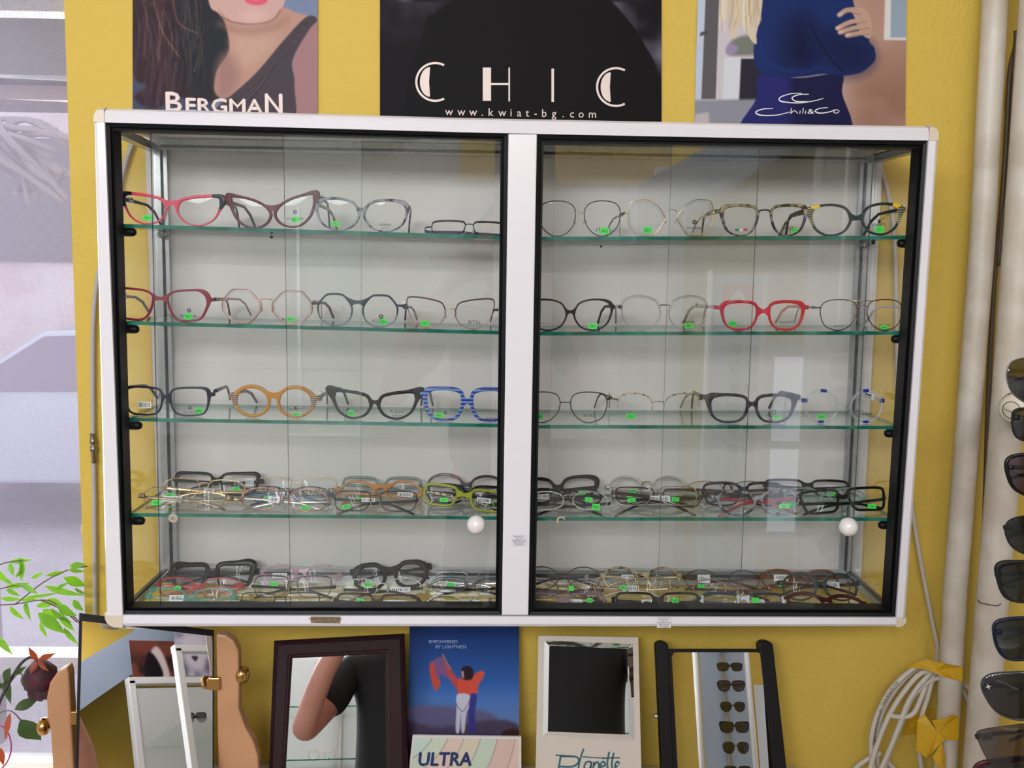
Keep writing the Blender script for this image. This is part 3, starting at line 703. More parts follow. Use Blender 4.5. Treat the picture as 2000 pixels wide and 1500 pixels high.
    for sx in (-1, 1):
        b = MB(); y0 = wrapy(hw, k)+.004; mm2 = F(tm2) if tm2 else mt
        if fold:
            o = .004 if sx < 0 else .0085; tz = hz; L = min(2*hw-.004, .128)
            dr = (tdrop if tdrop is not None else 22)*s
            pts = [(sx*hw, y0, tz), (sx*hw, y0+o*.8, tz), (sx*(hw-.006), y0+o+.001, tz), (sx*(hw-L*.4), y0+o+.001-.002, tz-.15*dr), (sx*(hw-L*.68), y0+o, tz-.3*dr), (sx*(hw-L*.85), y0+o, tz-.65*dr), (sx*(hw-L), y0+o, tz-dr)]
            hs = [.8, 1, 1, .8, .75, .85, .8]
        else:
            L = min(.128, .183-Y-y0) if base is None else .12
            ztip = .0035
            pts = [(sx*hw, y0-.002, hz), (sx*(hw+.0005), y0+.01, hz), (sx*(hw-.001), y0+L*.38, hz-.001), (sx*(hw-.004), y0+L*.66, hz-.003), (sx*(hw-.007), y0+L*.83, hz*.62+ztip*.38), (sx*(hw-.010), y0+L, ztip)]
            hs = [.8, 1, .8, .7, .8, .75]
            if up: pts = [(a, c, z+.004) for a, c, z in pts]
        if wire and th < 5: sq = [(tw, .0014), (tw, .0016)]+[(tw, .0014)]*(len(pts)-5)+[(.0028, .003)]*3
        else: sq = [(tw, thh*q) for q in hs]
        pp = pts
        if wire and th < 5:
            b.tube(pp[:-2], 1, mt, n=6, sq=(tw, .0016)); q0 = Vector(pp[-3])
            b.tube([q0, pp[-2], pp[-1]], 1, F(tm2) if tm2 else _M['mblack'], n=6, sq=[(.0024, .003), (.003, .0042), (.0028, .0038)])
        else: b.tube(pp, 1, mt, n=8, sq=sq)
        b.build('temple', root)
    # stickers: (side, dx, dz(px from shelf), w, h, text, round)
    def front(px_, pz_, off=.0026): X = px_*s; return Vector((X, wrapy(abs(X), k)-off, pz_*s))
    for q in st:
        px_, pz_, sw, shh, tx, rd = q; b = MB(); c = front(px_, pz_); c.y = wrapy(abs(c.x), k)-.0016; a = random.uniform(-.12, .12) if not rd else 0
        ux = Vector((math.cos(a), 0, math.sin(a))); uz = Vector((-math.sin(a), 0, math.cos(a)))
        if rd: ring = [c+ux*sw*s/2*math.cos(v)+uz*shh*s/2*math.sin(v) for v in [math.pi*2*j/16 for j in range(16)]]
        else: ring = [c+ux*sw*s/2*i+uz*shh*s/2*j for i, j in ((-1, -1), (1, -1), (1, 1), (-1, 1))]
        b.add([v for v in ring]+[v+Vector((0, .0004, 0)) for v in ring], [tuple(range(len(ring)))[::-1], tuple(range(len(ring), 2*len(ring)))]+[(j, (j+1) % len(ring), len(ring)+(j+1) % len(ring), len(ring)+j) for j in range(len(ring))], m_green)
        if tx: add_text(b, tx, c-ux*sw*s*.33-uz*shh*s*.26+Vector((0, -.0002, 0)), ux, uz, m_gink, width=sw*s*.66, height=shh*s*.5)
        b.build('price_sticker', root)
    for q in pr:    # printed lens text (cx, z, width, text, capheight, logo)
        px_, pz_, pw, tx, ch = q[:5]; b = MB(); c = front(px_, pz_, .0013)
        if tx == 'DOT':
            b.add([c+Vector((ch*s/2*math.cos(v), 0, ch*s/2*math.sin(v))) for v in [math.pi*2*j/16 for j in range(16)]], [tuple(range(16))], m_ink)
            add_text(b, 'M', c+Vector((-ch*s*.2, -.0002, -ch*s*.25)), X_, Z_, m_paper, width=ch*s*.4, height=ch*s*.5)
        elif tx == 'FLAG':
            for j, mm in enumerate((mat('flag_green', '1E6B48', .5), m_paper, mat('flag_red', 'C0283A', .5))):
                b.add([c+Vector(((j-1.5+i)*pw*s/3, 0, ch*s/2*jj)) for i, jj in ((0, -1), (1, -1), (1, 1), (0, 1))], [(0, 1, 2, 3)], mm)
        elif tx == 'CROSS':
            for sg in ((1, .15), (-.15, 1)): ribbon(b, [c+Vector((-sg[0]*pw*s/2, 0, -sg[1]*ch*s/2)), c+Vector((sg[0]*pw*s/2, 0, sg[1]*ch*s/2))], .0009, m_tagp, off=.004)
        elif tx == 'HORN':
            for sg in (-1, 1): ribbon(b, [c+Vector((sg*v*pw*s/2, 0, (.1+.5*v*v)*ch*s)) for v in (0, .3, .7, 1)], .0005, m_ink)
            b.add([c+Vector((ch*s*.35*math.cos(v), 0, -ch*s*.3+ch*s*.4*math.sin(v))) for v in [math.pi*2*j/12 for j in range(12)]], [tuple(range(12))], m_ink)
        elif tx == 'BAR':
            b.add([c+Vector((i*pw*s/2, 0, ch*s/2*j)) for i, j in ((-1, -1), (1, -1), (1, 1), (-1, 1))], [(0, 1, 2, 3)], m_tagp); rr = random.Random(int(x))
            u = -pw*.42
            while u < pw*.42:
                bw = rr.uniform(.5, 1.5); b.add([c+Vector(((u+i*bw)*s, -.0001, ch*s*.36*j)) for i, j in ((0, -1), (1, -1), (1, 1), (0, 1))], [(0, 1, 2, 3)], m_ink); u += bw+rr.uniform(.6, 1.6)
        else: add_text(b, tx, c+Vector((0, 0, -ch*s/2)), X_, Z_, m_ink, width=pw*s, height=ch*s, center=True)
        b.build('lens_print', root)
    for q in tagp:   # barcode tags wrapped around a temple: (side, distance back mm, w px, h px[, along])
        sx, dist, tw_, th_ = q; b = MB(); y0 = wrapy(hw, k)+.004
        if fold:
            o = .004 if sx < 0 else .0085; xx = sx*(hw-dist*.001); c = Vector((xx, y0+o, hz-.0015)); A = c+Vector((-tw_*s/2, -.0022, -th_*s/2)); B_ = c+Vector((tw_*s/2, .0022, th_*s/2))
            b.box(A, B_, m_tagp); rr = random.Random(int(x)); u = .1
            while u < .88:
                bw = rr.uniform(.02, .06); b.add([Vector((A.x+(B_.x-A.x)*(u+i*bw), A.y-.0001, A.z+(B_.z-A.z)*(.22+.56*j))) for i, j in ((0, 0), (1, 0), (1, 1), (0, 1))], [(0, 1, 2, 3)], m_ink); u += bw+rr.uniform(.03, .07)
        else:
            c = Vector((sx*(hw-.001), y0+dist*.001, hz)); b.box(c+Vector((-.0022, -tw_*s/2, -th_*s*.5)), c+Vector((.0022, tw_*s/2, th_*s*.5)), m_tagp)
            b.box(c+Vector((-.0023, -tw_*s/2*.8, -th_*s*.3)), c+Vector((.0023, tw_*s/2*.8, -th_*s*.22)), m_ink)
            b.box(c+Vector((-.0023, -tw_*s/2*.8, th_*s*.05)), c+Vector((.0023, tw_*s/2*.8, th_*s*.3)), m_ink)
        b.build('barcode_tag', root)
    # orientation: follow the shelf slope, lean back
    sl = 0
    if base is None and lv < 5:
        A, B_ = SHELF[(lv, sd)]; sl = math.atan2(B_.z-A.z, B_.x-A.x)
    root.matrix_world = Matrix.Translation(p) @ Matrix.Rotation(math.radians(yaw), 4, 'Z') @ Matrix.Rotation(-sl-math.radians(roll), 4, 'Y') @ Matrix.Rotation(-math.radians(tilt), 4, 'X')
    tag(root, label, cat, grp)
    return root
G = glasses
rowg = None
# ---- top shelf
G('pink cat-eye glasses with navy corners, leftmost on the top shelf', 1, 'L', 336, .05, 'cat', 52, 78, 53, (6, 3, 4), lambda x, z: 'navy' if x > 78 and z > 34 else 'pink', 'slate', by=42, bt=6, hy=48, hw=97, tip=(24, 10, 30), extra='navy', st=[(-47, 13, 17, 10, '92=', 0)], tagp=[(-1, 22, 16, 10)])
G('burgundy sharply winged cat-eye glasses on the top shelf, second from the left', 1, 'L', 535, .05, 'cateye', 43, 72, 58, (5, 4, 6), 'burg', 'dbrown', by=44, bt=7, arch=-3, hy=56, hw=92, tip=(36, 9, 40), roll=3.6, st=[(43, 16, 20, 12, '92=', 1)], pr=[(43, 30, 8, 'DOT', 8), (43, 18, 32, 'M  DENA', 5), (-40, 6, 24, 'TITANIUM', 4)], tagp=[(1, 16, 12, 14)])
G('grey marbled cat-eye glasses on the top shelf, third from the left', 1, 'L', 706, .05, 'catround', 46, 77, 56, (5, 3, 5), 'gtort', 'gtort', by=40, bt=6, hy=50, hw=90, tip=(33, 5, 22), st=[(-50, 13, 19, 10, '95=', 0)], pr=[(46, 14, 22, 'MOREMAI', 5), (46, 8, 14, 'eyewear', 2.5)])
G('dark metal glasses with folded violet temples lying beside the middle post, top shelf', 1, 'L', 916, .058, 'rect', 41, 64, 40, (4, 1.5, 2), 'bmetal', 'purple', by=30, bt=6, hy=26, hw=88, wire=True, fold=True, tilt=50, th=9, st=[(68, 6, 14, 10, '95=', 0)], tagp=[(1, 45, 34, 13)], tdrop=6)
G('thin black round wire glasses just right of the middle post, top shelf', 1, 'R', 1133, .05, 'panto', 44, 69, 65, (2, 2, 2), 'bmetal', 'gtort', by=44, bt=5, arch=1, hy=44, hw=86, wire=True, bridge=('bar', 'gold'), st=[(48, 11, 19, 12, '39=', 0)], pr=[(46, 14, 28, 'rhein', 9)])
G('large pale gold hexagonal glasses on the top shelf, right half', 1, 'R', 1311, .05, 'hexa', 47, 72, 68, (2, 2, 2), 'gold', 'gold', by=48, bt=6, arch=3, hy=46, hw=90, wire=True, inner=('clear', .86), st=[(-46, 12, 17, 12, '35=', 0)], pr=[(46, 27, 9, 'DOT', 9), (46, 16, 30, 'MODENA', 5)])
G('olive tortoise glasses with a metal bridge on the top shelf, right half', 1, 'R', 1493, .05, 'squ', 47, 63, 53, (6, 3, 5), lambda x, z: 'ptort' if z < 42 else 'tort', 'tort', by=46, bt=6, arch=4, hy=48, hw=97, bridge=('key', 'bmetal'), tip=(30, 4, 10), st=[(60, 11, 13, 9, '54=', 1)], pr=[(-45, 12, 24, 'FLAG', 4.5), (46, 15, 22, 'EXCESS', 6)])
G('dark green cat-eye glasses with yellow patches and striped sides, rightmost on the top shelf', 1, 'R', 1673, .05, 'catround', 49, 70, 54, (5, 4, 5), lambda x, z: 'yellow' if (72 < x < 84 and z > 50) else ('stripe' if x > 79 else 'oliv'), 'mblack', by=34, bt=9, arch=0, hy=50, hw=98, tip=(26, 9, 24), extra='stripe', roll=1, st=[(46, 11, 16, 13, '72=', 0)], pr=[(45, 29, 20, 'HORN', 9), (44, 20, 28, 'VERRATTI', 6)], tagp=[(1, 8, 24, 16)])
# ---- second shelf
G('burgundy angular glasses at the left end of the second shelf', 2, 'L', 314, .05, 'angr', 52, 72, 55, (4, 4, 4), 'burg2', 'brtort', by=44, bt=6, arch=0, hy=44, hw=99, tip=(28, 6, 8), st=[(54, 10, 18, 13, '92=', 1)], pr=[(55, 22, 8, 'DOT', 8), (54, 12, 32, 'MODENA', 5)], tagp=[(-1, 40, 26, 14)])
G('rose gold octagonal wire glasses with clear inserts, second shelf', 2, 'L', 521, .05, 'oct', 49, 75, 63, (2, 2, 2), 'rgold', 'rgold', by=47, bt=7, arch=1, hy=45, hw=89, wire=True, inner=('pclear', .9), st=[(47, 10, 17, 8, '59=', 0)], pr=[(34, 10, 8, 'K', 5)])
G('dark slate glasses with flat-topped round lenses, second shelf', 2, 'L', 698, .05, 'crown', 44, 64, 57, (4, 2, 3), lambda x, z: 'slate2' if z > 24 else 'grey', 'slate2', by=46, bt=6, arch=1, wb=(-.93, .35), hy=42, hw=90, lug=5, st=[(50, 10, 17, 13, '58=', 1)], pr=[(46, 20, 9, 'DOT', 9), (44, 12, 30, 'MODENA', 5)], tagp=[(1, 6, 10, 18)])
G('brown and gold thin cat-eye wire glasses at the right end of the left second shelf', 2, 'L', 879, .05, 'cat', 47, 73, 57, (3, 1.6, 2), lambda x, z: 'brown' if z > 34 else 'rgold', 'brown', by=38, bt=5, arch=1, hy=38, hw=92, wire=True, bridge=('bar', 'gold'), st=[(-49, 9, 17, 10, '75=', 0)], pr=[(48, 14, 24, 'RITAL', 7)])
G('black oval cat-eye glasses just right of the middle post, second shelf', 2, 'R', 1114, .05, 'catround', 44, 69, 56, (3.5, 3, 3.5), 'mblack', 'mblack', by=38, bt=5, arch=-1, hy=46, hw=87, tip=(32, 4, 10), st=[(44, 9, 18, 10, '68=', 0)], pr=[(-52, 15, 26, 'eyewear 55-16', 3)])
G('frosted grey oversized glasses, second shelf, right half', 2, 'R', 1298, .05, 'catround', 46, 72, 62, (5, 2.5, 3), lambda x, z: 'cgrey', 'silver', by=50, bt=5, arch=0, hy=46, hw=86, bridge=('bar', 'bmetal'), extra='slate', st=[(48, 10, 17, 9, '38=', 0)], pr=[(46, 18, 26, 'rhein', 9)], tagp=[(1, 60, 30, 8)])
G('bright red square glasses with clear backing, second shelf', 2, 'R', 1490, .05, 'soft', 45, 62, 49, (6, 4, 4.5), 'red', 'cred', by=38, bt=7, arch=0, hy=45, hw=91, tip=(30, 4, 10), st=[(-59, 13, 18, 11, '57=', 1)], pr=[(46, 16, 27, 'AVANTI', 5.5)])
G('thin brown round glasses with a double bridge, rightmost on the second shelf', 2, 'R', 1683, .05, 'droop', 45, 68, 57, (2, 2, 2), 'brown', 'silver', by=46, bt=6, arch=2, hy=44, hw=90, wire=True, bridge=('double', 'rgold'), st=[(45, 6, 15, 9, '38=', 1)], pr=[(45, 11, 22, 'corrida', 5), (-44, 9, 20, 'eyewear', 3)])
# ---- third shelf
G('navy blue rectangular glasses at the left end of the third shelf', 3, 'L', 326, .055, 'rect', 44, 68, 51, (4, 3, 3.5), 'navy', 'navy', by=38, bt=5, arch=0, hy=43, hw=90, tip=(25, 4, 10), up=True, st=[(62, 11, 18, 12, '48=', 1)], pr=[(45, 17, 9, 'DOT', 7), (45, 8, 26, 'GoodGa', 5), (-43, 21, 26, 'BAR', 12), (-43, 10, 22, 'SP.GLASS', 4)])
G('amber round glasses with brown striped ends, third shelf', 3, 'L', 535, .055, 'oval', 42, 60, 52, (7, 5, 6), lambda x, z: 'wood' if x > 70 else 'orange', 'wood', by=40, bt=10, arch=4, wb=(-.97, .12), hy=40, hw=88, extra='wood', lug=11, tip=(10, 5, 8), st=[(45, 7, 16, 9, '92=', 1)], pr=[(42, 22, 16, 'HORN', 7), (42, 17, 26, 'VERRATTI', 5)], tagp=[(1, 8, 12, 20)])
G('matt black winged cat-eye glasses, third shelf', 3, 'L', 732, .055, 'cat', 44, 66, 48, (6, 4, 7), 'mblack', 'mblack', by=34, bt=6, arch=0, hy=48, hw=91, tip=(33, 16, 44), lug=9, st=[(-46, 12, 17, 11, '68=', 1)], pr=[(44, 17, 26, 'K. Jones', 6.5), (44, 8, 20, 'EYEWEAR', 4), (-46, 16, 32, 'EYE MOTION', 4)])
G('blue and violet zebra patterned glasses beside the middle post, third shelf', 3, 'L', 912, .05, 'soft', 45, 66, 55, (8, 5, 7), 'zebra', 'lilac', by=40, bt=9, arch=0, hy=52, hw=91, tip=(32, 4, 10), st=[(-54, 11, 16, 9, '89=', 0)], pr=[(52, 7, 30, "HUMPHREY'S", 5), (-42, 17, 12, 'DOT', 7)])
G('thin dark cat-eye wire glasses just right of the middle post, third shelf', 3, 'R', 1104, .055, 'droop', 46, 69, 57, (2.2, 2, 2), 'bmetal', 'bmetal', by=40, bt=6, arch=0, hy=46, hw=88, wire=True, st=[(-50, 12, 12, 11, '63=', 0)], pr=[(47, 14, 22, 'RITAL', 6)])
G('half-rim glasses with leopard patterned top wire, third shelf', 3, 'R', 1286, .055, 'catround', 45, 67, 55, (3, 1.4, 2), 'leop', 'champ', by=40, bt=5, arch=2, hy=46, hw=89, wire=True, half=True, bridge=('bar', 'rgold'), st=[(-54, 13, 17, 10, '75=', 0)])
G('dark violet tortoise glasses with broad flat corners, third shelf', 3, 'R', 1468, .055, 'soft', 45, 67, 48, (6, 4, 6), 'dtort', 'dtort', by=38, bt=7, arch=0, hy=50, hw=96, tip=(30, 9, 12), lug=10, st=[(50, 12, 17, 9, '52=', 1)], pr=[(44, 22, 8, 'DOT', 8), (42, 15, 26, 'MODENA', 5)])
G('clear round glasses with blue blocks, rightmost on the third shelf', 3, 'R', 1648, .055, 'round', 44, 57, 56, (6, 5, 5), lambda x, z: 'blue' if (abs(x-42) < 5 and abs(z-33) > 26) else 'clear', 'clear', by=38, bt=5, arch=3, hy=44, hw=80, extra='blue', lug=8, bridge=('bar', 'clear'), st=[(-44, 13, 15, 9, '95=', 0)], pr=[(42, 18, 24, 'VANTI', 5)], tagp=[(1, 50, 40, 12)])
# ---- fourth shelf, left half (folded, three rows deep)
K4 = dict(fold=True, tilt=30)
G('black rectangular glasses at the back left of the fourth shelf', 4, 'L', 419, .148, 'rect', 44, 66, 40, (5, 3, 4), 'black', 'mblack', py=950, by=30, bt=6, arch=1, hy=34, hw=88, tip=(30, 5, 10), st=[(40, 12, 14, 8, '59=', 0)], tagp=[(1, 22, 16, 16)], **K4)
G('gold aviator wire glasses, second row at the left of the fourth shelf', 4, 'L', 393, .103, 'droop', 43, 68, 44, (2, 2, 2), 'gold', 'gold', py=975, by=38, bt=6, arch=1, hy=30, hw=82, wire=True, st=[(-62, 10, 18, 10, '88=', 0)], pr=[(46, 10, 20, 'RITAL', 5)], tagp=[(-1, 70, 20, 8)], roll=-2, **K4)
G('thin champagne oval glasses at the front left of the fourth shelf', 4, 'L', 355, .052, 'droop', 44, 68, 44, (2, 2, 2), 'champ', 'champ', by=36, bt=5, arch=1, hy=30, hw=92, wire=True, lug=9, st=[(-52, 14, 18, 10, '59=', 0)], pr=[(-50, 8, 22, 'eyewear', 3), (44, 10, 30, 'KARINA', 5)], tagp=[(1, 90, 36, 12)], roll=-1, **K4)
G('very thin gold wire glasses at the back, fourth shelf, behind the steel blue pair', 4, 'L', 577, .148, 'panto', 44, 66, 38, (1.4, 1.4, 1.4), 'gold', 'leop', py=950, by=26, bt=4, arch=1, hy=20, hw=82, wire=True, th=8, **K4)
G('steel blue metal glasses in the middle row of the fourth shelf', 4, 'L', 563, .103, 'oval', 42, 68, 30, (3, 2, 2.5), 'steelb', 'steelb', py=975, by=24, bt=7, arch=1, hy=22, hw=84, wire=True, th=6, st=[(-40, 9, 15, 8, '58=', 0)], tagp=[(-1, 55, 18, 10)], **K4)
G('pale rose metal glasses at the front of the fourth shelf, left half', 4, 'L', 553, .054, 'oval', 46, 74, 42, (3, 2.5, 2.5), 'rgold', 'silver', by=28, bt=6, arch=1, hy=28, hw=88, wire=True, th=5, st=[(42, 8, 20, 7, '57=', 0)], pr=[(44, 13, 26, 'AVANTI', 5)], tagp=[(-1, 50, 28, 12)], roll=-1.5, **K4)
G('sage green glasses at the back of the fourth shelf', 4, 'L', 744, .148, 'rect', 43, 62, 34, (5, 3, 4), 'sage', 'sage', py=950, by=24, bt=7, arch=-1, hy=28, hw=78, tagp=[(1, 40, 30, 12)], pr=[(40, 8, 20, 'RITAL', 4)], **K4)
G('translucent amber angular glasses in the middle row of the fourth shelf', 4, 'L', 741, .103, 'oct', 46, 66, 40, (4, 3, 4), 'amber', 'amber', py=975, by=32, bt=6, arch=3, wb=(-.95, .2), hy=26, hw=86, lug=12, st=[(-38, 8, 16, 8, '95=', 0)], pr=[(42, 12, 24, 'MYERTON', 5)], tagp=[(1, 30, 30, 10)], **K4)
G('black metal rectangular glasses at the front of the fourth shelf, near the lime pair', 4, 'L', 732, .057, 'rect', 45, 68, 38, (2.6, 2.2, 2), 'bmetal', 'mblack', by=31, bt=6, arch=1, hy=28, hw=82, wire=True, st=[(-56, 9, 16, 9, '48=', 0)], pr=[(44, 12, 26, 'AVANTI', 5)], tagp=[(-1, 50, 26, 8)], tdrop=30, **K4)
G('smoky violet oval glasses at the back, left of the middle post, fourth shelf', 4, 'L', 910, .148, 'oval', 42, 63, 40, (5, 3, 4), 'gpurple', 'gpurple', py=950, by=26, bt=6, arch=0, hy=26, hw=76, pr=[(46, 10, 20, 'EXCESS', 5), (-34, 14, 14, 'BAR', 7)], roll=-2, **K4)
G('black plastic glasses in the middle row, left of the middle post, fourth shelf', 4, 'L', 914, .103, 'rect', 44, 66, 34, (4, 3, 4), 'mblack', 'mblack', py=975, by=24, bt=6, arch=-1, hy=26, hw=80, st=[(45, 4, 14, 7, '', 0)], tagp=[(1, 55, 34, 14)], roll=-2.5, **K4)
G('lime green glasses above the left door knob, fourth shelf', 4, 'L', 903, .054, 'rect', 46, 60, 37, (5, 4, 4), 'lime', 'leop', by=28, bt=7, arch=0, hy=30, hw=80, st=[(-38, 13, 15, 9, '32=', 0)], pr=[(42, 7, 28, 'PRESTIGE', 5)], tagp=[(1, 30, 28, 10)], roll=-7, lift=8, **K4)
# ---- fourth shelf, right half
G('chunky black glasses at the back, right of the middle post, fourth shelf', 4, 'R', 1092, .148, 'catround', 42, 62, 36, (6, 4, 6), 'mblack', 'mblack', py=950, by=24, bt=6, arch=0, hy=26, hw=80, tip=(25, 5, 8), roll=3, **K4)
G('black oval glasses in the middle row, right of the middle post, fourth shelf', 4, 'R', 1102, .103, 'oval', 41, 62, 30, (3, 3, 3), 'mblack', 'mblack', py=975, by=22, bt=5, arch=0, hy=22, hw=76, lug=8, st=[(36, 26, 14, 6, '58=', 0)], **K4)
G('brown rimmed silver glasses at the front, right of the middle post, fourth shelf', 4, 'R', 1111, .062, 'oval', 43, 66, 34, (2.5, 3.5, 2), lambda x, z: 'silver' if z > 26 else 'wgrey', 'mblack', by=30, bt=5, arch=1, hy=20, hw=84, wire=True, st=[(54, 7, 15, 13, '94=', 0), (40, 22, 15, 9, '54=', 0)], pr=[(26, 10, 26, 'EYEWEAR', 5), (-50, 28, 24, 'BAR', 10), (-50, 12, 22, 'ITALIA', 7)], tdrop=32, lift=4, **K4)
G('pearl grey round glasses at the back of the fourth shelf, right half', 4, 'R', 1267, .148, 'oval', 43, 58, 40, (4, 3, 3.5), 'wgrey', 'wgrey', py=950, by=28, bt=6, arch=6, hy=26, hw=82, bridge=('key', 'champ'), lug=8, st=[(-30, 14, 15, 8, '69=', 0)], tagp=[(-1, 60, 26, 12)], **K4)
G('black and brown metal glasses in the middle row of the fourth shelf, right half', 4, 'R', 1287, .103, 'rect', 46, 70, 32, (4, 2, 3), 'brown', 'dbrown', py=975, by=24, bt=6, arch=0, hy=26, hw=90, wire=True, th=8, roll=-3, st=[(-58, 12, 16, 9, '62=', 1)], **K4)
G('silver rectangular glasses above long grey temple tips, front of the fourth shelf', 4, 'R', 1282, .066, 'rect', 45, 70, 36, (2.5, 2, 2), 'silver', 'mblack', by=28, bt=5, arch=0, hy=20, hw=84, wire=True, th=6, st=[(-48, 10, 16, 8, '58=', 0), (38, 12, 15, 9, '47=', 0)], pr=[(42, 16, 20, 'YRU', 6)], tagp=[(1, 55, 40, 14)], lift=14, tdrop=36, **K4)
G('thin copper wire glasses at the back of the fourth shelf, right half', 4, 'R', 1424, .148, 'oval', 45, 72, 34, (2, 1.2, 1.4), 'rgold', 'brown', py=950, by=24, bt=7, arch=5, hy=24, hw=84, wire=True, half=True, bridge=('key', 'bmetal'), th=6, st=[(30, 6, 14, 8, '', 0)], **K4)
G('dark square glasses in the middle row, fourth shelf, above the red-templed pair', 4, 'R', 1456, .103, 'square', 43, 66, 42, (5, 2.5, 3.5), 'dtort', 'brown', py=975, by=34, bt=7, arch=0, hy=30, hw=80, st=[(54, 10, 17, 7, '59=', 0), (20, 18, 12, 6, '', 0)], **K4)
G('dark oval glasses with bright red temples at the front of the fourth shelf', 4, 'R', 1485, .05, 'catround', 42, 66, 42, (5, 4, 4), 'gtort', 'redt', by=34, bt=7, arch=0, hy=38, hw=82, st=[(50, 16, 20, 8, '48=', 0)], roll=1, tdrop=34, **K4)
G('black rectangular glasses at the back right of the fourth shelf', 4, 'R', 1581, .148, 'rect', 46, 70, 30, (4, 2.5, 3), 'mblack', 'black', py=950, by=24, bt=6, arch=0, hy=26, hw=84, st=[(44, 6, 16, 8, '58=', 0)], roll=-1, lift=5, **K4)
G('pale mint translucent glasses at the right end of the fourth shelf, middle row', 4, 'R', 1616, .103, 'oval', 44, 66, 32, (3, 3, 4), 'mint', 'mint', py=975, by=24, bt=6, arch=0, hy=22, hw=84, lug=9, st=[(-66, 4, 16, 8, '38=', 0)], **K4)
G('glossy black glasses leaning at the front right of the fourth shelf', 4, 'R', 1654, .058, 'trap', 46, 68, 40, (4.5, 4.5, 4.5), 'black', 'black', by=30, bt=7, arch=0, hy=26, hw=84, lug=9, st=[(52, 8, 16, 9, '54=', 0)], pr=[(34, 18, 22, 'RITAL', 5)], roll=4, tdrop=20, lift=3, **K4)
# ---- cabinet floor, left half
K5 = dict(fold=True, tilt=28)
G('chunky black angular glasses at the back left of the cabinet floor', 5, 'L', 412, .145, 'trap', 44, 60, 38, (9, 6, 8), 'black', 'black', py=1130, by=28, bt=8, arch=-1, hy=32, hw=86, tip=(40, 6, 8), lug=14, roll=3, pr=[(52, 8, 16, 'RITAL', 6)], **K5)
G('clear red glasses in the middle row at the left of the cabinet floor', 5, 'L', 384, .098, 'catround', 43, 66, 36, (3, 3, 4), 'cred', 'cred', py=1150, by=24, bt=6, arch=0, hy=28, hw=85, lug=8, st=[(-40, 20, 15, 10, '57=', 1)], **K5)
G('clear teal glasses at the front left of the cabinet floor', 5, 'L', 367, .055, 'panto', 45, 68, 44, (4, 4, 4), 'teal', 'teal', by=32, bt=7, arch=0, hy=34, hw=90, lug=12, tip=(35, 6, 10), st=[(54, 16, 15, 7, '57=', 0)], tagp=[(-1, 45, 28, 12)], **K5)
G('clear pink round glasses at the back of the cabinet floor', 5, 'L', 584, .148, 'oval', 43, 60, 42, (3.5, 3, 3.5), 'cpink', 'cpink', py=1130, by=34, bt=6, arch=0, hy=28, hw=80, lug=9, tagp=[(-1, 30, 28, 10)], **K5)
G('dark plum wire glasses in the middle row of the cabinet floor, left half', 5, 'L', 569, .104, 'rect', 42, 64, 40, (2.6, 1.6, 1.8), 'brown', 'mblack', py=1150, by=30, bt=5, arch=1, hy=24, hw=82, wire=True, th=6, st=[(-36, 26, 18, 8, '64=', 1)], pr=[(40, 27, 18, 'VOX', 5)], **K5)
G('thin black glasses at the front of the cabinet floor, second from the left', 5, 'L', 545, .062, 'rect', 43, 64, 36, (2, 2, 2), 'bmetal', 'mblack', by=28, bt=5, arch=0, hy=20, hw=80, wire=True, th=6, st=[(-28, 8, 15, 8, '48=', 0)], pr=[(44, 12, 26, 'AVANTI', 5), (27, 10, 7, 'DOT', 7)], tagp=[(1, 60, 28, 12)], **K5)
G('chunky black flat-topped round glasses at the back of the cabinet floor', 5, 'L', 763, .145, 'crown', 40, 52, 40, (9, 6, 7), 'mblack', 'mblack', py=1130, by=36, wb=(-.95, .2), bt=9, arch=3, hy=40, hw=80, tip=(30, 6, 10), lug=13, roll=5, pr=[(40, 14, 26, 'MOTIM', 6)], **K5)
G('silver oval wire glasses in the middle row of the cabinet floor, left half', 5, 'L', 746, .104, 'oval', 43, 64, 36, (2.4, 1.4, 1.6), 'silver', 'mblack', py=1150, by=26, bt=5, arch=2, hy=20, hw=78, wire=True, th=6, st=[(-28, 26, 18, 9, '54=', 1)], tagp=[(1, 35, 40, 9)], roll=2, **K5)
G('dark brown glasses at the front of the cabinet floor, right of the thin black pair', 5, 'L', 735, .056, 'rect', 44, 66, 34, (4, 3, 3.5), 'dbrown', 'mblack', by=24, bt=5, arch=0, hy=24, hw=86, lug=10, st=[(-32, 18, 14, 11, '59=', 0)], pr=[(52, 15, 14, 'I I I', 6), (-54, 6, 24, 'BAR', 8)], tagp=[(1, 45, 60, 14)], roll=-1, **K5)
G('silver rectangular wire glasses at the back, left of the middle post, cabinet floor', 5, 'L', 923, .145, 'square', 41, 60, 32, (1.8, 1.2, 1.4), 'silver', 'silver', py=1130, by=24, bt=4, arch=0, hy=18, hw=76, wire=True, pr=[(-38, 8, 30, 'BAR', 8)], st=[(-42, 8.5, 15, 7, '', 0)], **K5)
G('grey tinted glasses in the middle row, left of the middle post, cabinet floor', 5, 'L', 919, .104, 'oval', 43, 66, 24, (6, 1.5, 2), 'greyc', 'mblack', py=1150, by=14, bt=5, arch=0, hy=14, hw=82, th=6, lift=12, **K5)
G('thin steel wire glasses at the front, left of the middle post, cabinet floor', 5, 'L', 911, .058, 'oval', 42, 66, 34, (1.8, 1.6, 1.6), 'silver', 'brown', by=26, bt=5, arch=0, hy=24, hw=80, wire=True, pr=[(44, 10, 24, 'MODENA', 5), (46, 22, 7, 'DOT', 7)], tagp=[(-1, 70, 26, 10)], **K5)
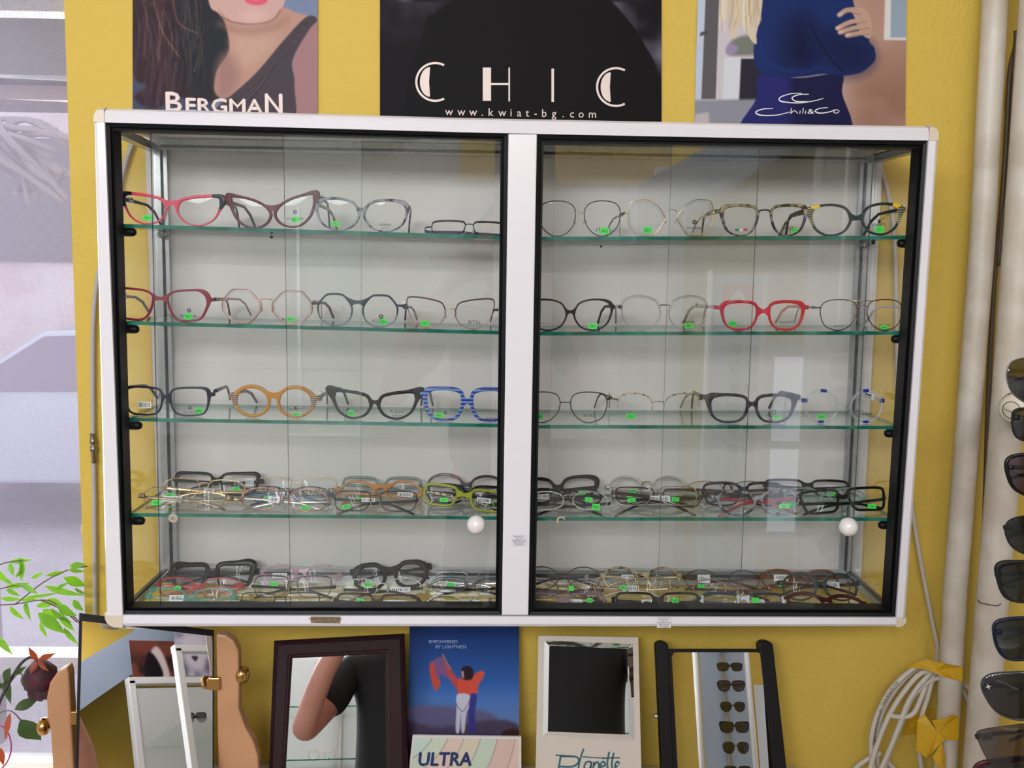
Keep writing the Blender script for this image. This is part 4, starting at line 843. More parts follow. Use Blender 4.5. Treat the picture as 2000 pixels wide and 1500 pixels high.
# ---- cabinet floor, right half
G('dark oval wire glasses at the back, right of the middle post, cabinet floor', 5, 'R', 1100, .145, 'oval', 42, 62, 42, (2.4, 2, 2), 'brown', 'mblack', py=1130, by=32, bt=5, arch=0, hy=30, hw=74, wire=True, th=6, **K5)
G('thin brown wire glasses in the middle row, right of the middle post, cabinet floor', 5, 'R', 1101, .104, 'oval', 43, 64, 34, (2, 1.6, 1.8), 'brown', 'dbrown', py=1150, by=24, bt=5, arch=0, hy=20, hw=80, wire=True, th=8, st=[(15, 20, 10, 10, '', 0)], **K5)
G('mauve plastic glasses at the front, right of the middle post, cabinet floor', 5, 'R', 1102, .058, 'rect', 45, 66, 36, (4, 3, 4), 'mauve', 'mblack', by=28, bt=7, arch=0, hy=26, hw=84, st=[(51, 22, 15, 9, '98=', 1), (-55, 4, 16, 7, '', 0)], pr=[(-50, 20, 28, 'EYES SEPTEMBER', 4)], tagp=[(1, 45, 26, 14)], **K5)
G('tortoise and gold glasses at the back of the cabinet floor, right half', 5, 'R', 1255, .145, 'oval', 43, 60, 40, (4.5, 1.6, 2), lambda x, z: 'tort' if z > 24 else 'gold', 'champ', py=1130, by=32, bt=7, arch=0, hy=30, hw=80, lug=9, tagp=[(-1, 45, 26, 8)], **K5)
G('gold wire glasses in the middle row of the cabinet floor, right half', 5, 'R', 1237, .104, 'square', 43, 64, 40, (1.6, 1.4, 1.4), 'gold', 'champ', py=1150, by=28, bt=4, arch=0, hy=24, hw=78, wire=True, st=[(-18, 22, 18, 8, '48=', 1)], tagp=[(-1, 60, 32, 12)], **K5)
G('black plastic glasses at the front of the cabinet floor, second right of the middle post', 5, 'R', 1287, .058, 'rect', 45, 68, 38, (4, 3, 4), 'black', 'mblack', by=28, bt=8, arch=0, hy=28, hw=88, lug=12, st=[(34, 22, 14, 9, '56=', 0), (44, 4, 16, 6, '48=', 0)], tagp=[(-1, 50, 16, 8)], **K5)
G('thin dark wire glasses at the back of the cabinet floor, right of the tortoise pair', 5, 'R', 1414, .145, 'oval', 42, 60, 38, (1.5, 1.3, 1.3), 'bmetal', 'brown', py=1130, by=26, bt=4, arch=0, hy=26, hw=76, wire=True, st=[(-43, 8, 14, 8, '', 0)], tagp=[(-1, 34, 24, 16)], **K5)
G('rose wire glasses in the middle row, cabinet floor, behind the white and navy pair', 5, 'R', 1432, .104, 'oval', 43, 62, 36, (2, 1.6, 1.8), 'rgold', 'brown', py=1150, by=26, bt=4, arch=0, hy=22, hw=80, wire=True, pr=[(26, 14, 22, 'RITAL', 6)], **K5)
G('navy glasses edged in white at the front of the cabinet floor, right half', 5, 'R', 1455, .058, 'rect', 45, 66, 38, (5, 2, 4), lambda x, z: 'slate2' if z > 30 else 'white', 'purple', by=30, bt=6, arch=2, hy=26, hw=86, st=[(24, 22, 14, 12, '', 0)], bridge=('saddle', 'white'), tagp=[(1, 40, 26, 16)], **K5)
G('warm brown round-bridged glasses at the back right of the cabinet floor', 5, 'R', 1566, .145, 'oval', 43, 60, 30, (5, 3, 4), 'mbrown', 'mbrown', py=1130, by=22, bt=7, arch=7, hy=24, hw=76, lug=12, st=[(-38, 6, 12, 7, '', 0)], tagp=[(-1, 34, 28, 12)], lift=6, **K5)
G('dark teal round glasses in the middle row at the right of the cabinet floor', 5, 'R', 1606, .098, 'round', 41, 60, 48, (4, 3, 4), 'dteal', 'dbrown', py=1160, by=34, bt=5, arch=0, hy=36, hw=80, lug=9, roll=0, tagp=[(1, 40, 30, 12)], **K5)
G('glossy maroon glasses lying flat at the front right of the cabinet floor', 5, 'R', 1622, .052, 'oval', 42, 62, 40, (8, 3, 4), 'maroon', 'maroon', py=1178, by=30, bt=8, arch=0, hy=34, hw=84, fold=True, tilt=68, roll=-3, lift=3)
# ------------------------------------------------------------------ painted prints (posters and cards)
def ink_mat(name, rough=.5, spec=.08):
    m = bpy.data.materials.new(name); t, b = nt(m); a = t.nodes.new('ShaderNodeVertexColor'); a.layer_name = 'ink'
    t.links.new(a.outputs[0], b.inputs['Base Color']); b.inputs['Roughness'].default_value = rough; b.inputs['Specular IOR Level'].default_value = spec; return m
class Paint:
    def __init__(s, x0, y0, x1, y1, step):
        s.nx, s.ny = int((x1-x0)/step)+1, int((y1-y0)/step)+1
        s.X, s.Y = np.meshgrid(np.linspace(x0, x1, s.nx), np.linspace(y0, y1, s.ny)); s.C = np.zeros(s.X.shape+(3,)); s.b = (x0, y0, x1, y1)
    def put(s, m, c): m = np.clip(m, 0, 1)[..., None]; s.C = s.C*(1-m)+np.array(c)/255*m
    def noise(s, sc, seed=0, sx=1, sy=1):
        r = np.random.RandomState(seed); g = r.rand(64, 64); u = (s.X/sc*sx) % 63; v = (s.Y/sc*sy) % 63
        i, j = u.astype(int), v.astype(int); fu, fv = u-i, v-j; fu = fu*fu*(3-2*fu); fv = fv*fv*(3-2*fv)
        return (g[j, i]*(1-fu)+g[j, i+1]*fu)*(1-fv)+(g[j+1, i]*(1-fu)+g[j+1, i+1]*fu)*fv
    def poly(s, P, c, soft=2, a=1, grad=None):
        P = np.array(P, float); d = np.full(s.X.shape, 1e9); ins = np.zeros(s.X.shape, bool)
        for i in range(len(P)):
            (ax, ay), (bx, by) = P[i-1], P[i]; ex, ey = bx-ax, by-ay; L = ex*ex+ey*ey+1e-9
            t = np.clip(((s.X-ax)*ex+(s.Y-ay)*ey)/L, 0, 1); d = np.minimum(d, np.hypot(s.X-ax-t*ex, s.Y-ay-t*ey))
            cnd = ((ay > s.Y) != (by > s.Y)) & (s.X < (bx-ax)*(s.Y-ay)/(by-ay+1e-12)+ax); ins ^= cnd
        sd = np.where(ins, -d, d); m = np.clip(.5-sd/soft, 0, 1)*a
        if grad is None: s.put(m, c)
        else:
            g, c2 = grad; g = np.clip(g, 0, 1)[..., None]; col = (np.array(c)*(1-g)+np.array(c2)*g)/255; m = m[..., None]; s.C = s.C*(1-m)+col*m
    def smooth(s, P, c, **k): s.poly([(p.x, p.y) for p in cr([(a, b, 0) for a, b in P], 6)], c, **k)
    def stroke(s, P, w, c, soft=1.5, a=1):
        P = cr([(x, y, 0) for x, y in P], 5, False); d = np.full(s.X.shape, 1e9)
        for p, q in zip(P[:-1], P[1:]):
            ex, ey = q.x-p.x, q.y-p.y; L = ex*ex+ey*ey+1e-9; t = np.clip(((s.X-p.x)*ex+(s.Y-p.y)*ey)/L, 0, 1); d = np.minimum(d, np.hypot(s.X-p.x-t*ex, s.Y-p.y-t*ey))
        s.put(np.clip(.5-(d-w/2)/soft, 0, 1)*a, c)
    def object(s, name, corner, mat_, th=.0012, extra=None, rear=False):
        """corner(u,v)->world, u right, v down in 0..1; extra: MB merged in"""
        vs = []; nx, ny = s.nx, s.ny
        A, B_, C_, D_ = [Vector(q) for q in corner]      # TL TR BR BL
        n = (B_-A).cross(D_-A).normalized(); n = n if (n.y < 0) != rear else -n
        for j in range(ny):
            v = j/(ny-1)
            for i in range(nx):
                u = i/(nx-1); vs.append((A*(1-u)+B_*u)*(1-v)+(D_*(1-u)+C_*u)*v)
        fs = [(j*nx+i, (j+1)*nx+i, (j+1)*nx+i+1, j*nx+i+1) for j in range(ny-1) for i in range(nx-1)]
        mb = MB(); mb.add(vs, fs, mat_); N = len(vs)
        mb.add([A, B_, C_, D_, A-n*th, B_-n*th, C_-n*th, D_-n*th], [(4, 5, 6, 7), (0, 1, 5, 4), (1, 2, 6, 5), (2, 3, 7, 6), (3, 0, 4, 7)], m_paper)
        if extra: mb.merge(extra)
        o = mb.build(name, org=(A+B_+C_+D_)/4); me = o.data
        c = np.ones((len(me.vertices), 4), np.float32); q = np.clip(s.C.reshape(-1, 3), 0, 1); c[:N, :3] = np.where(q <= .04045, q/12.92, ((q+.055)/1.055)**2.4)
        at = me.color_attributes.new('ink', 'FLOAT_COLOR', 'POINT'); at.data.foreach_set('color', c.ravel()); return o
m_print = ink_mat('printed_gloss_paper'); m_cream = mat('printed_cream_ink', 'EBD6CC', .4); m_white_ink = mat('printed_white_ink', 'F2EEEE', .4)
YP = YW-.004
def wq(x0, y0, x1, y1, Y=YP, tl=0, bl=0, tr=0, br=0): return [pix(x0+tl, y0, Y), pix(x1+tr, y0, Y), pix(x1+br, y1, Y), pix(x0+bl, y1, Y)]
# poster with the woman in a dark dress
p = Paint(259, -190, 620, 250, 1.7); N1 = p.noise(14, 1, 1, .25); N2 = p.noise(5, 2, 1, .2)
p.put(np.ones_like(p.X), (122, 134, 162)); p.put(np.clip((p.Y-20)/150, 0, 1)*(p.X < 420), (72, 78, 104))
p.smooth([(240, -200), (420, -200), (455, -60), (420, 0), (452, 60), (450, 110), (420, 140), (430, 190), (380, 200), (350, 190), (300, 212), (262, 190), (285, 165), (262, 150), (240, 60)], (58, 44, 50), soft=8)
p.poly([(350, -60), (440, 0), (448, 110), (415, 150), (430, 190), (380, 195), (340, 130), (345, 60)], (44, 45, 50), soft=26)
p.put((p.X < 425)*np.clip(N2-.45, 0, 1)*np.clip(1-(p.X-300)/120, 0, 1)*.9, (96, 76, 82))
rh = random.Random(2)
for k in range(64):
    x = rh.uniform(262, 392); y = rh.uniform(-60, 90); L_ = rh.uniform(50, 120); bend = rh.uniform(-6, 16)
    c_ = [(150, 112, 98), (104, 80, 80), (36, 27, 32), (126, 94, 88)][k % 4]; p.stroke([(x, y), (x+bend*.6+4, y+L_*.5), (x+bend-(x-330)*.05, y+L_)], rh.uniform(.8, 2.4), c_, 3.5, rh.uniform(.2, .55))
p.stroke([(335, -20), (348, 40), (385, 62)], 2, (150, 112, 96), 4, .6); p.stroke([(300, 0), (318, 60), (350, 108)], 2.4, (150, 112, 96), 4, .6)
for k in range(16): x = 285+rh.uniform(0, 90); p.stroke([(x, 120), (x-6, 160), (x-14-rh.uniform(0, 10), 205)], rh.uniform(1, 3), [(50, 38, 44), (86, 68, 76)][k % 2], 4, .6)
p.smooth([(385, -190), (405, -10), (425, 22), (452, 40), (492, 44), (530, 38), (550, 15), (560, -30), (570, -190)], (206, 166, 156), soft=3)
p.smooth([(425, 15), (440, 45), (447, 95), (424, 135), (420, 180), (455, 190), (510, 135), (560, 75), (606, 34), (580, 22), (550, 12), (530, 38), (492, 44), (455, 40)], (186, 144, 128), soft=4)
p.smooth([(425, 120), (447, 100), (470, 130), (450, 185), (425, 182)], (150, 112, 108), soft=22, a=.7)
p.stroke([(428, 28), (455, 40), (492, 44), (530, 37), (548, 18)], 2, (120, 84, 76), 4, .8)
p.smooth([(470, 22), (500, 16), (520, 24), (510, 38), (480, 38)], (222, 182, 170), soft=16, a=.7); p.smooth([(455, 70), (500, 62), (540, 70), (520, 110), (470, 130)], (202, 164, 146), soft=34, a=.7); p.stroke([(430, 44), (470, 58), (530, 52), (560, 34)], 10, (150, 112, 98), 16, .5)
p.smooth([(476, -14), (500, -2), (522, -14), (520, 2), (500, 7), (480, 1)], (222, 92, 112), soft=3)
p.smooth([(618, 40), (596, 62), (578, 100), (571, 125), (575, 165), (562, 252), (640, 252), (640, 40)], (164, 124, 124), soft=3)
p.smooth([(598, 30), (620, 35), (604, 55), (578, 98), (570, 125), (575, 165), (562, 255), (400, 255), (432, 200), (452, 184), (500, 140), (552, 78)], (76, 66, 74), soft=3)
for k in range(7): p.stroke([(598-4*k, 42+7*k), (555-6*k, 95+8*k), (515-9*k, 160+6*k), (480-6*k, 200)], 1.6, (104, 92, 100) if k % 2 else (52, 44, 52), 3, .8)
e = MB(); 
def ptxt(mb, t, x0, x1, yb, cap, m, Y=YP, emb=0): A = pix(x0, yb, Y-.0005); w_ = (pix(x1, yb, Y)-A).x; add_text(mb, t, A, X_, Z_, m, width=w_, height=cap*SXp(Y), embold=emb)
def SXp(Y): return (Y-CP.y)/1900
ptxt(e, 'B', 325, 355, 217.5, 36, m_cream, emb=.0010); ptxt(e, 'ERGMA', 364, 513, 219, 26, m_cream, emb=.0010); ptxt(e, 'N', 519, 551, 222, 37, m_cream, emb=.0010)
tag(p.object('poster', wq(259, -190, 620, 250), m_print, extra=e), 'poster of a woman with long brown hair, left above the cabinet', 'poster')
# black poster with wide lettering
p = Paint(742, -190, 1292, 255, 3); n = p.noise(60, 5)*.6+p.noise(22, 6)*.4
p.put(np.ones_like(p.X), (18, 15, 20)); p.put(np.clip(n*1.6-.35, 0, 1)*np.clip(1-(p.Y+60)/150, 0, 1)*np.clip(1.2-np.abs(p.X-800)/90, 0, 1), (128, 128, 142))
p.put(np.clip(n*1.6-.35, 0, 1)*np.clip(1.2-np.abs(p.Y-20-(p.X-1200)*.7)/60, 0, 1)*(p.X > 1120), (130, 124, 140))
p.smooth([(826, 270), (826, 60), (850, 20), (900, -10), (960, -40), (1080, -60), (1170, -20), (1230, 40), (1262, 90), (1284, 140), (1300, 270)], (15, 12, 14), soft=3)
e = MB(); Yq = YP-.0006
def arc(cx, cyy, r, a0, a1, w_, mb=e, m=m_cream, Y=Yq): ribbon(mb, [pix(cx+r*math.cos(math.radians(a)), cyy-r*math.sin(math.radians(a)), Y) for a in np.linspace(a0, a1, 22)], w_*SXp(Y), m)
for cx, cyy in ((850, 160), (1203, 170)):
    arc(cx, cyy, 37, 62, 298, 4)
    e.add([pix(cx-10+(-1)*20*math.sin(t), cyy-29*math.cos(t), Yq) if k else pix(cx-12, cyy, Yq) for k, t in enumerate([0]+list(np.linspace(0, math.pi, 14)))], [tuple(range(15))], m_cream)
def prect(mb, x0, y0, x1, y1, m, Y=Yq): mb.add([pix(x0, y1, Y), pix(x1, y1, Y), pix(x1, y0, Y), pix(x0, y0, Y)], [(0, 1, 2, 3)], m)
prect(e, 943, 132, 959, 197, m_cream); prect(e, 959, 162, 993, 166, m_cream); prect(e, 993, 132, 996, 198, m_cream); prect(e, 1077, 134, 1082, 199, m_cream)
tw_ = 'www.kwiat-bg.com'; xs = [877, 901, 924, 942, 959, 981, 998, 1014, 1030, 1046, 1063, 1082, 1100, 1117, 1135, 1157]
for ch, xx in zip(tw_, xs):
    k = {'w': 11, 'm': 11, '.': 2.5, 'i': 2, '-': 5, 't': 5}.get(ch, 8); yb = 225+(xx-877)*.018
    v, f = text_geo(ch); sc = 15/.72*SXp(Yq); x0 = min(q[0] for q in v); x1 = max(q[0] for q in v); A = pix(xx, yb, Yq)
    e.add([A+X_*((q[0]-(x0+x1)/2)*sc)+Z_*q[1]*sc for q in v], f, m_cream)
tag(p.object('poster', wq(742, -190, 1292, 255), m_print, extra=e), 'black poster with wide cream letters above the middle of the cabinet', 'poster')
# poster with the person in the blue dress
p = Paint(1358, -190, 1771, 262, 1.7); n = p.noise(40, 8)
p.put(np.ones_like(p.X), (205, 196, 200)); p.put(np.clip((p.X-1560)/120, 0, 1), (176, 140, 122)); p.put(np.clip((p.X-1640)/60, 0, 1)*np.clip((p.Y-60)/120, 0, 1), (150, 112, 96)); p.put(np.clip((p.X-1640)/30, 0, 1)*np.clip(n-.5, 0, 1)*.6, (196, 160, 140))
p.poly([(1376, -200), (1402, -200), (1398, 192), (1370, 192)], (96, 90, 94), soft=2); p.poly([(1358, -200), (1376, -200), (1368, 196), (1352, 196)], (190, 200, 220), soft=3)
p.poly([(1365, 60), (1380, 56), (1380, 62), (1364, 68)], (80, 76, 80), soft=2)
p.smooth([(1418, 92), (1430, 74), (1455, 66), (1474, 72), (1480, 100), (1450, 106), (1422, 104)], (120, 122, 112), soft=8); p.smooth([(1416, 98), (1424, 82), (1440, 90), (1430, 104)], (156, 138, 170), soft=6)
p.poly([(1413, 110), (1446, 108), (1444, 196), (1411, 196)], (214, 214, 220), soft=3); p.poly([(1446, 112), (1500, 112), (1500, 196), (1444, 196)], (44, 42, 54), soft=3)
p.poly([(1350, 194), (1490, 192), (1480, 270), (1350, 270)], (142, 142, 152), soft=6); p.poly([(1358, 222), (1385, 218), (1390, 270), (1350, 270)], (190, 178, 182), soft=5)
p.poly([(1732, -200), (1800, -200), (1800, 76), (1727, 75)], (222, 216, 210), soft=3); p.poly([(1742, -200), (1800, -200), (1800, 70), (1740, 70)], (150, 166, 180), soft=3)
p.smooth([(1484, 144), (1560, 150), (1642, 142), (1646, 180), (1655, 268), (1452, 268), (1478, 190)], (42, 42, 104), soft=2, grad=((p.X-1535)/20, (30, 30, 66)))
p.smooth([(1500, -200), (1485, 0), (1478, 50), (1471, 85), (1472, 118), (1482, 138), (1510, 148), (1560, 148), (1610, 142), (1642, 146), (1680, 140), (1700, 126), (1711, 112), (1708, 90), (1698, 76), (1700, 40), (1672, 20), (1655, -60), (1640, -200)], (30, 46, 98), soft=2)
p.smooth([(1540, 50), (1565, 32), (1588, 60), (1600, 110), (1570, 135), (1530, 110)], (22, 27, 60), soft=60); p.smooth([(1600, 60), (1690, 80), (1700, 125), (1640, 140)], (24, 30, 62), soft=44, a=.8)
p.stroke([(1482, 75), (1500, 120), (1560, 138), (1600, 128)], 5, (38, 56, 118), 8, .7); p.stroke([(1580, 40), (1600, 80), (1625, 115), (1645, 135)], 2, (18, 20, 40), 4)
p.smooth([(1400, -200), (1404, 0), (1400, 28), (1412, 38), (1425, 18), (1424, 60), (1434, 72), (1440, 45), (1452, 52), (1464, 74), (1476, 82), (1474, 50), (1484, 20), (1490, -200)], (216, 198, 172), soft=2)
for k in range(34): x = 1404+rh.uniform(0, 78); p.stroke([(x, -40), (x+rh.uniform(-8, 8), rh.uniform(0, 16)), (x+rh.uniform(-7, 7), rh.uniform(28, 62))], rh.uniform(.8, 2.4), ((170, 142, 112), (240, 230, 212), (204, 182, 152))[k % 3], 2.5, .6)
sk = (190, 154, 134)
p.smooth([(1660, 12), (1688, 14), (1700, 30), (1703, 60), (1697, 72), (1680, 60), (1668, 30)], sk, soft=2)
for a, b, c in (((1638, 26), (1655, 16), (1680, 20)), ((1635, 52), (1660, 40), (1692, 34)), ((1640, 60), (1665, 52), (1698, 46)), ((1654, 66), (1675, 62), (1698, 58))):
    p.stroke([a, b, c], 9, sk, 2); p.stroke([(a[0]+4, a[1]+5), (b[0], b[1]+6), (c[0], c[1]+5)], 1.2, (128, 92, 78), 2, .8); p.stroke([a, (a[0]+5, a[1]-2)], 5, (214, 178, 162), 2)
e = MB(); Yq = YP-.0006
def pst(mb, pts, w_, m, Y=Yq, n=5):
    q = cr([(a, b, 0) for a, b in pts], n, False); ww = [SXp(Y)*(w_ if not isinstance(w_, tuple) else w_[0]+(w_[1]-w_[0])*abs(i/(len(q)-1)*2-1)) for i in range(len(q))]
    ribbon(mb, [pix(v.x, v.y, Y) for v in q], ww, m)
pst(e, [(1566, 182), (1545, 183), (1524, 190), (1526, 198), (1560, 201), (1590, 197), (1608, 192)], (2.4, 1.2), m_white_ink)
pst(e, [(1580, 184), (1560, 185), (1547, 191), (1556, 198), (1585, 198)], (2.4, 1.2), m_white_ink)
pst(e, [(1510, 212), (1490, 213), (1476, 219), (1486, 225), (1515, 225), (1542, 219)], (2.6, 1.2), m_white_ink)
pst(e, [(1546, 211), (1544, 222)], 1.6, m_white_ink); pst(e, [(1544, 222), (1552, 216), (1558, 222)], 1.4, m_white_ink); pst(e, [(1563, 216), (1562, 222)], 1.5, m_white_ink)
pst(e, [(1569, 211), (1568, 222)], 1.5, m_white_ink); pst(e, [(1574, 216), (1573, 222)], 1.5, m_white_ink)
ptxt(e, '&', 1577, 1590, 222, 9, m_white_ink); pst(e, [(1617, 210), (1600, 212), (1592, 217), (1602, 221), (1622, 218), (1630, 214)], (2.4, 1.2), m_white_ink)
pst(e, [(1632, 215), (1628, 219), (1634, 221), (1639, 217), (1634, 214), (1631, 215)], 1.3, m_white_ink)
tag(p.object('poster', wq(1368, -190, 1771, 262, tl=0, bl=-12, tr=1, br=-3), m_print, extra=e), 'poster of a person in a dark blue dress, right above the cabinet', 'poster')
# ------------------------------------------------------------------ cards and mirrors on the counter
def lean_quad(tl, tr, xbl, xbr, yb, Yt, Yb, dl=0):
    """front face: pixel top corners at depth Yt, left/right x at pixel row yb at depth Yb; extended to the counter"""
    A, B_ = pix(*tl, Yt+dl), pix(*tr, Yt-dl); D_, C_ = pix(xbl, yb, Yb+dl), pix(xbr, yb, Yb-dl)
    def ext(p, q): t = (ZC+.001-p.z)/(q.z-p.z); return p+(q-p)*t
    D_, C_ = ext(A, D_), ext(B_, C_); return A, B_, C_, D_
def bil(Q, u, v): A, B_, C_, D_ = Q; return (A*(1-u)+B_*u)*(1-v)+(D_*(1-u)+C_*u)*v
def uv_of(Q, px, py):
    """u,v on the quad plane hit by a pixel"""
    A, B_, C_, D_ = Q; n = (B_-A).cross(D_-A); d = ray(px, py); P = CP+d*((A-CP).dot(n)/d.dot(n))
    ex = B_-A; ey = D_-A; M_ = Matrix(((ex.dot(ex), ex.dot(ey)), (ex.dot(ey), ey.dot(ey)))).inverted(); r_ = M_ @ Vector(((P-A).dot(ex), (P-A).dot(ey))); return P, r_.x, r_.y
def onq(Q, px, py): return uv_of(Q, px, py)[0]
def qn(Q): n = (Q[1]-Q[0]).cross(Q[3]-Q[0]).normalized(); return n if n.y < 0 else -n
m_mirror = bpy.data.materials.new('mirror_silvering'); _t, _b = nt(m_mirror); _b.inputs['Base Color'].default_value = (.93, .94, .94, 1); _b.inputs['Metallic'].default_value = 1; _b.inputs['Roughness'].default_value = 0
_n = _t.nodes.new('ShaderNodeTexNoise'); _n.inputs['Scale'].default_value = 3; _mr = _t.nodes.new('ShaderNodeMapRange'); _mr.inputs[3].default_value = .0; _mr.inputs[4].default_value = .012; _t.links.new(_n.outputs['Fac'], _mr.inputs[0]); _t.links.new(_mr.outputs[0], _b.inputs['Roughness'])
# blue card
Q = lean_quad((800, 1222), (1014, 1222), 796, 1014, 1440, .195, .165)
p = Paint(797, 1222, 1015, 1540, 1.7); p.put(np.ones_like(p.X), (30, 56, 112)); g = np.clip((p.Y-1240)/130, 0, 1); p.put(g, (58, 104, 176)); p.put(np.clip((p.Y-1340)/80, 0, 1), (96, 122, 168))
p.put(np.clip(1-(p.X-797)/50, 0, 1)*.5, (30, 46, 80)); p.smooth([(790, 1392), (830, 1384), (900, 1388), (960, 1400), (960, 1425), (790, 1440)], (92, 88, 120), soft=12); p.smooth([(780, 1424), (860, 1428), (1010, 1420), (1030, 1560), (780, 1560)], (74, 62, 84), soft=8); p.smooth([(984, 1436), (1000, 1430), (1018, 1434), (1018, 1445), (984, 1445)], (60, 34, 30), soft=3)
for P_, c in (([(893, 1355), (870, 1290), (846, 1292), (838, 1305), (850, 1335), (852, 1350), (860, 1340), (858, 1322), (880, 1335)], (120, 84, 130)), ([(838, 1300), (846, 1300), (852, 1325), (860, 1338), (850, 1354), (840, 1325)], (186, 76, 62)), ([(866, 1300), (878, 1310), (900, 1340), (893, 1350), (880, 1332)], (176, 70, 70)),
              ([(895, 1330), (915, 1332), (930, 1318), (942, 1314), (946, 1322), (934, 1345), (932, 1358), (918, 1362), (896, 1362)], (198, 78, 62)), ([(893, 1362), (916, 1362), (921, 1380), (912, 1398), (908, 1436), (902, 1436), (900, 1400), (898, 1436), (891, 1436), (892, 1390)], (192, 190, 206)), ([(920, 1362), (932, 1364), (928, 1400), (930, 1436), (918, 1436), (916, 1395)], (56, 56, 128))):
    p.smooth(P_, c, soft=2)
p.stroke([(864, 1281), (872, 1298), (880, 1310)], 3, (150, 110, 96), 1.5); p.smooth([(902, 1308), (914, 1304), (924, 1312), (922, 1330), (908, 1332), (901, 1324)], (44, 30, 38), soft=2); p.stroke([(903, 1316), (904, 1326)], 4, (196, 150, 136), 2); p.stroke([(890, 1378), (904, 1396), (918, 1372)], 1.2, (120, 60, 80), 1.5)
e = MB()
def qtxt(mb, Q, t, x0, x1, yb, cap, m, emb=0):
    P0, P1 = onq(Q, x0, yb), onq(Q, x1, yb); up = (Q[0]-Q[3]).normalized(); u_ = (P1-P0).normalized(); h = (onq(Q, x0, yb)-onq(Q, x0, yb-cap)).length
    add_text(mb, t, P0+qn(Q)*.0006, u_, up, m, width=(P1-P0).length, height=h, embold=emb)
m_paleink = mat('pale_blue_ink', '9DB4D8', .5)
qtxt(e, Q, 'EMPOWERED', 838, 894, 1256, 6, m_paleink); qtxt(e, Q, 'BY LIGHTNESS', 851, 911, 1266, 6, m_paleink)
tag(p.object('advertising_card', Q, m_print, th=.003, extra=e), 'tall blue advertising card with a figure in orange veils, behind the pastel card', 'card')
# pastel card
Q2 = lean_quad((806, 1436), (1018, 1439), 799, 1018, 1500, .125, .12)
p = Paint(800, 1436, 1018, 1540, 1.7)
pv = (p.X-800)+(p.Y-1440)*1.1; cols = [(190, 208, 196), (196, 206, 186), (214, 190, 176), (206, 196, 172), (190, 202, 184), (208, 180, 168), (214, 186, 176), (200, 206, 190)]
cc = np.hypot(p.X-760, p.Y-1395); R_ = [60, 92, 120, 150, 182, 215, 250, 290, 420]
p.put(np.ones_like(p.X), (205, 190, 178))
for i in range(8): p.put(((cc > R_[i]) & (cc <= R_[i+1])).astype(float), cols[i])
for r_ in R_[:-1]: p.put(np.clip(1.2-np.abs(cc-r_)/1.3, 0, 1)*.8, (150, 130, 124))
p.put(((p.X < 804) | (p.X > 1014) | (p.Y < 1440)).astype(float), (216, 208, 202))
e = MB(); m_navyink = mat('navy_ink', '1E2E5E', .5); qtxt(e, Q2, 'ULTRA', 817, 920, 1495, 26, m_navyink, emb=.001)
tag(p.object('advertising_card', Q2, m_print, th=.004, extra=e), 'pastel swirled card with a navy word, in front of the blue card', 'card')
# brown leather mirror
def frame_quads(Q, outer, inner, m, name, parent, org, th=.012, lip=.004, bulge=.004):
    """frame between outer and inner pixel quads lying on plane Q, rounded section"""
    n = qn(Q); O = [onq(Q, *o) for o in outer]; I = [onq(Q, *i) for i in inner]; b = MB(); K = len(O)
    prof = [(0, -th), (0, -.002), (.06, .001), (.25, bulge), (.75, bulge), (.94, .002), (1, -.001), (1, -.004)]
    rings = [[O[k].lerp(I[k], u)+n*d-org for k in range(K)] for u, d in prof]
    vs = [q for r_ in rings for q in r_]; fs = []
    for i in range(len(prof)-1):
        for k in range(K): fs.append((i*K+k, i*K+(k+1) % K, (i+1)*K+(k+1) % K, (i+1)*K+k))
    b.add(vs, fs, m); return b.build(name, parent)
def yb_row(Q, x):  # pixel row where the bottom of the quad is, for column x
    return 0
def P2px(P):
    d = P-CP; z = d.dot(FWD); return (1000+FPX*d.dot(RT)/z, 750-FPX*d.dot(UP)/z)
Q = lean_quad((535, 1252), (790, 1238), 525, 797, 1500, .165, .104, -.010); org = (Q[2]+Q[3])/2
r = empty('table_mirror', org); tag(r, 'table mirror in a dark maroon leather frame, standing below the cabinet', 'mirror')
m_lea = mat('maroon_leather', '230810', .5, bump=.3, bs=600, spec=.2)
oq = [P2px(v) for v in Q]; bl_, br_ = oq[3], oq[2]
iq = [(571, 1286), (752, 1277), (754, bl_[1]-42), (556, bl_[1]-42)]
frame_quads(Q, oq, iq, m_lea, 'mirror_frame', r, org)
b = MB(); I = [onq(Q, *v)-qn(Q)*.002-org for v in iq]; b.add(I, [(3, 2, 1, 0)], m_mirror); b.build('mirror_glass', r)
b = MB(); q = [v-qn(Q)*.011-org for v in Q]; b.hexa([q[3], q[2], q[1], q[0]], -qn(Q)*.002, m_blk); b.build('back_board', r)
m_st = mat('pale_stitching', '6E4A52', .6)
b = MB(); n = qn(Q)
O = [onq(Q, *v) for v in oq]; I0 = [onq(Q, *v) for v in iq]
for k in range(4):
    a, c = O[k].lerp(I0[k], .86), O[(k+1) % 4].lerp(I0[(k+1) % 4], .86); L_ = (c-a).length; nn = int(L_/.004)
    for j in range(nn): ribbon(b, [a.lerp(c, j/nn)+n*.0042-org, a.lerp(c, (j+.6)/nn)+n*.0042-org], .0005, m_st, nrm=n)
b.build('stitching', r)
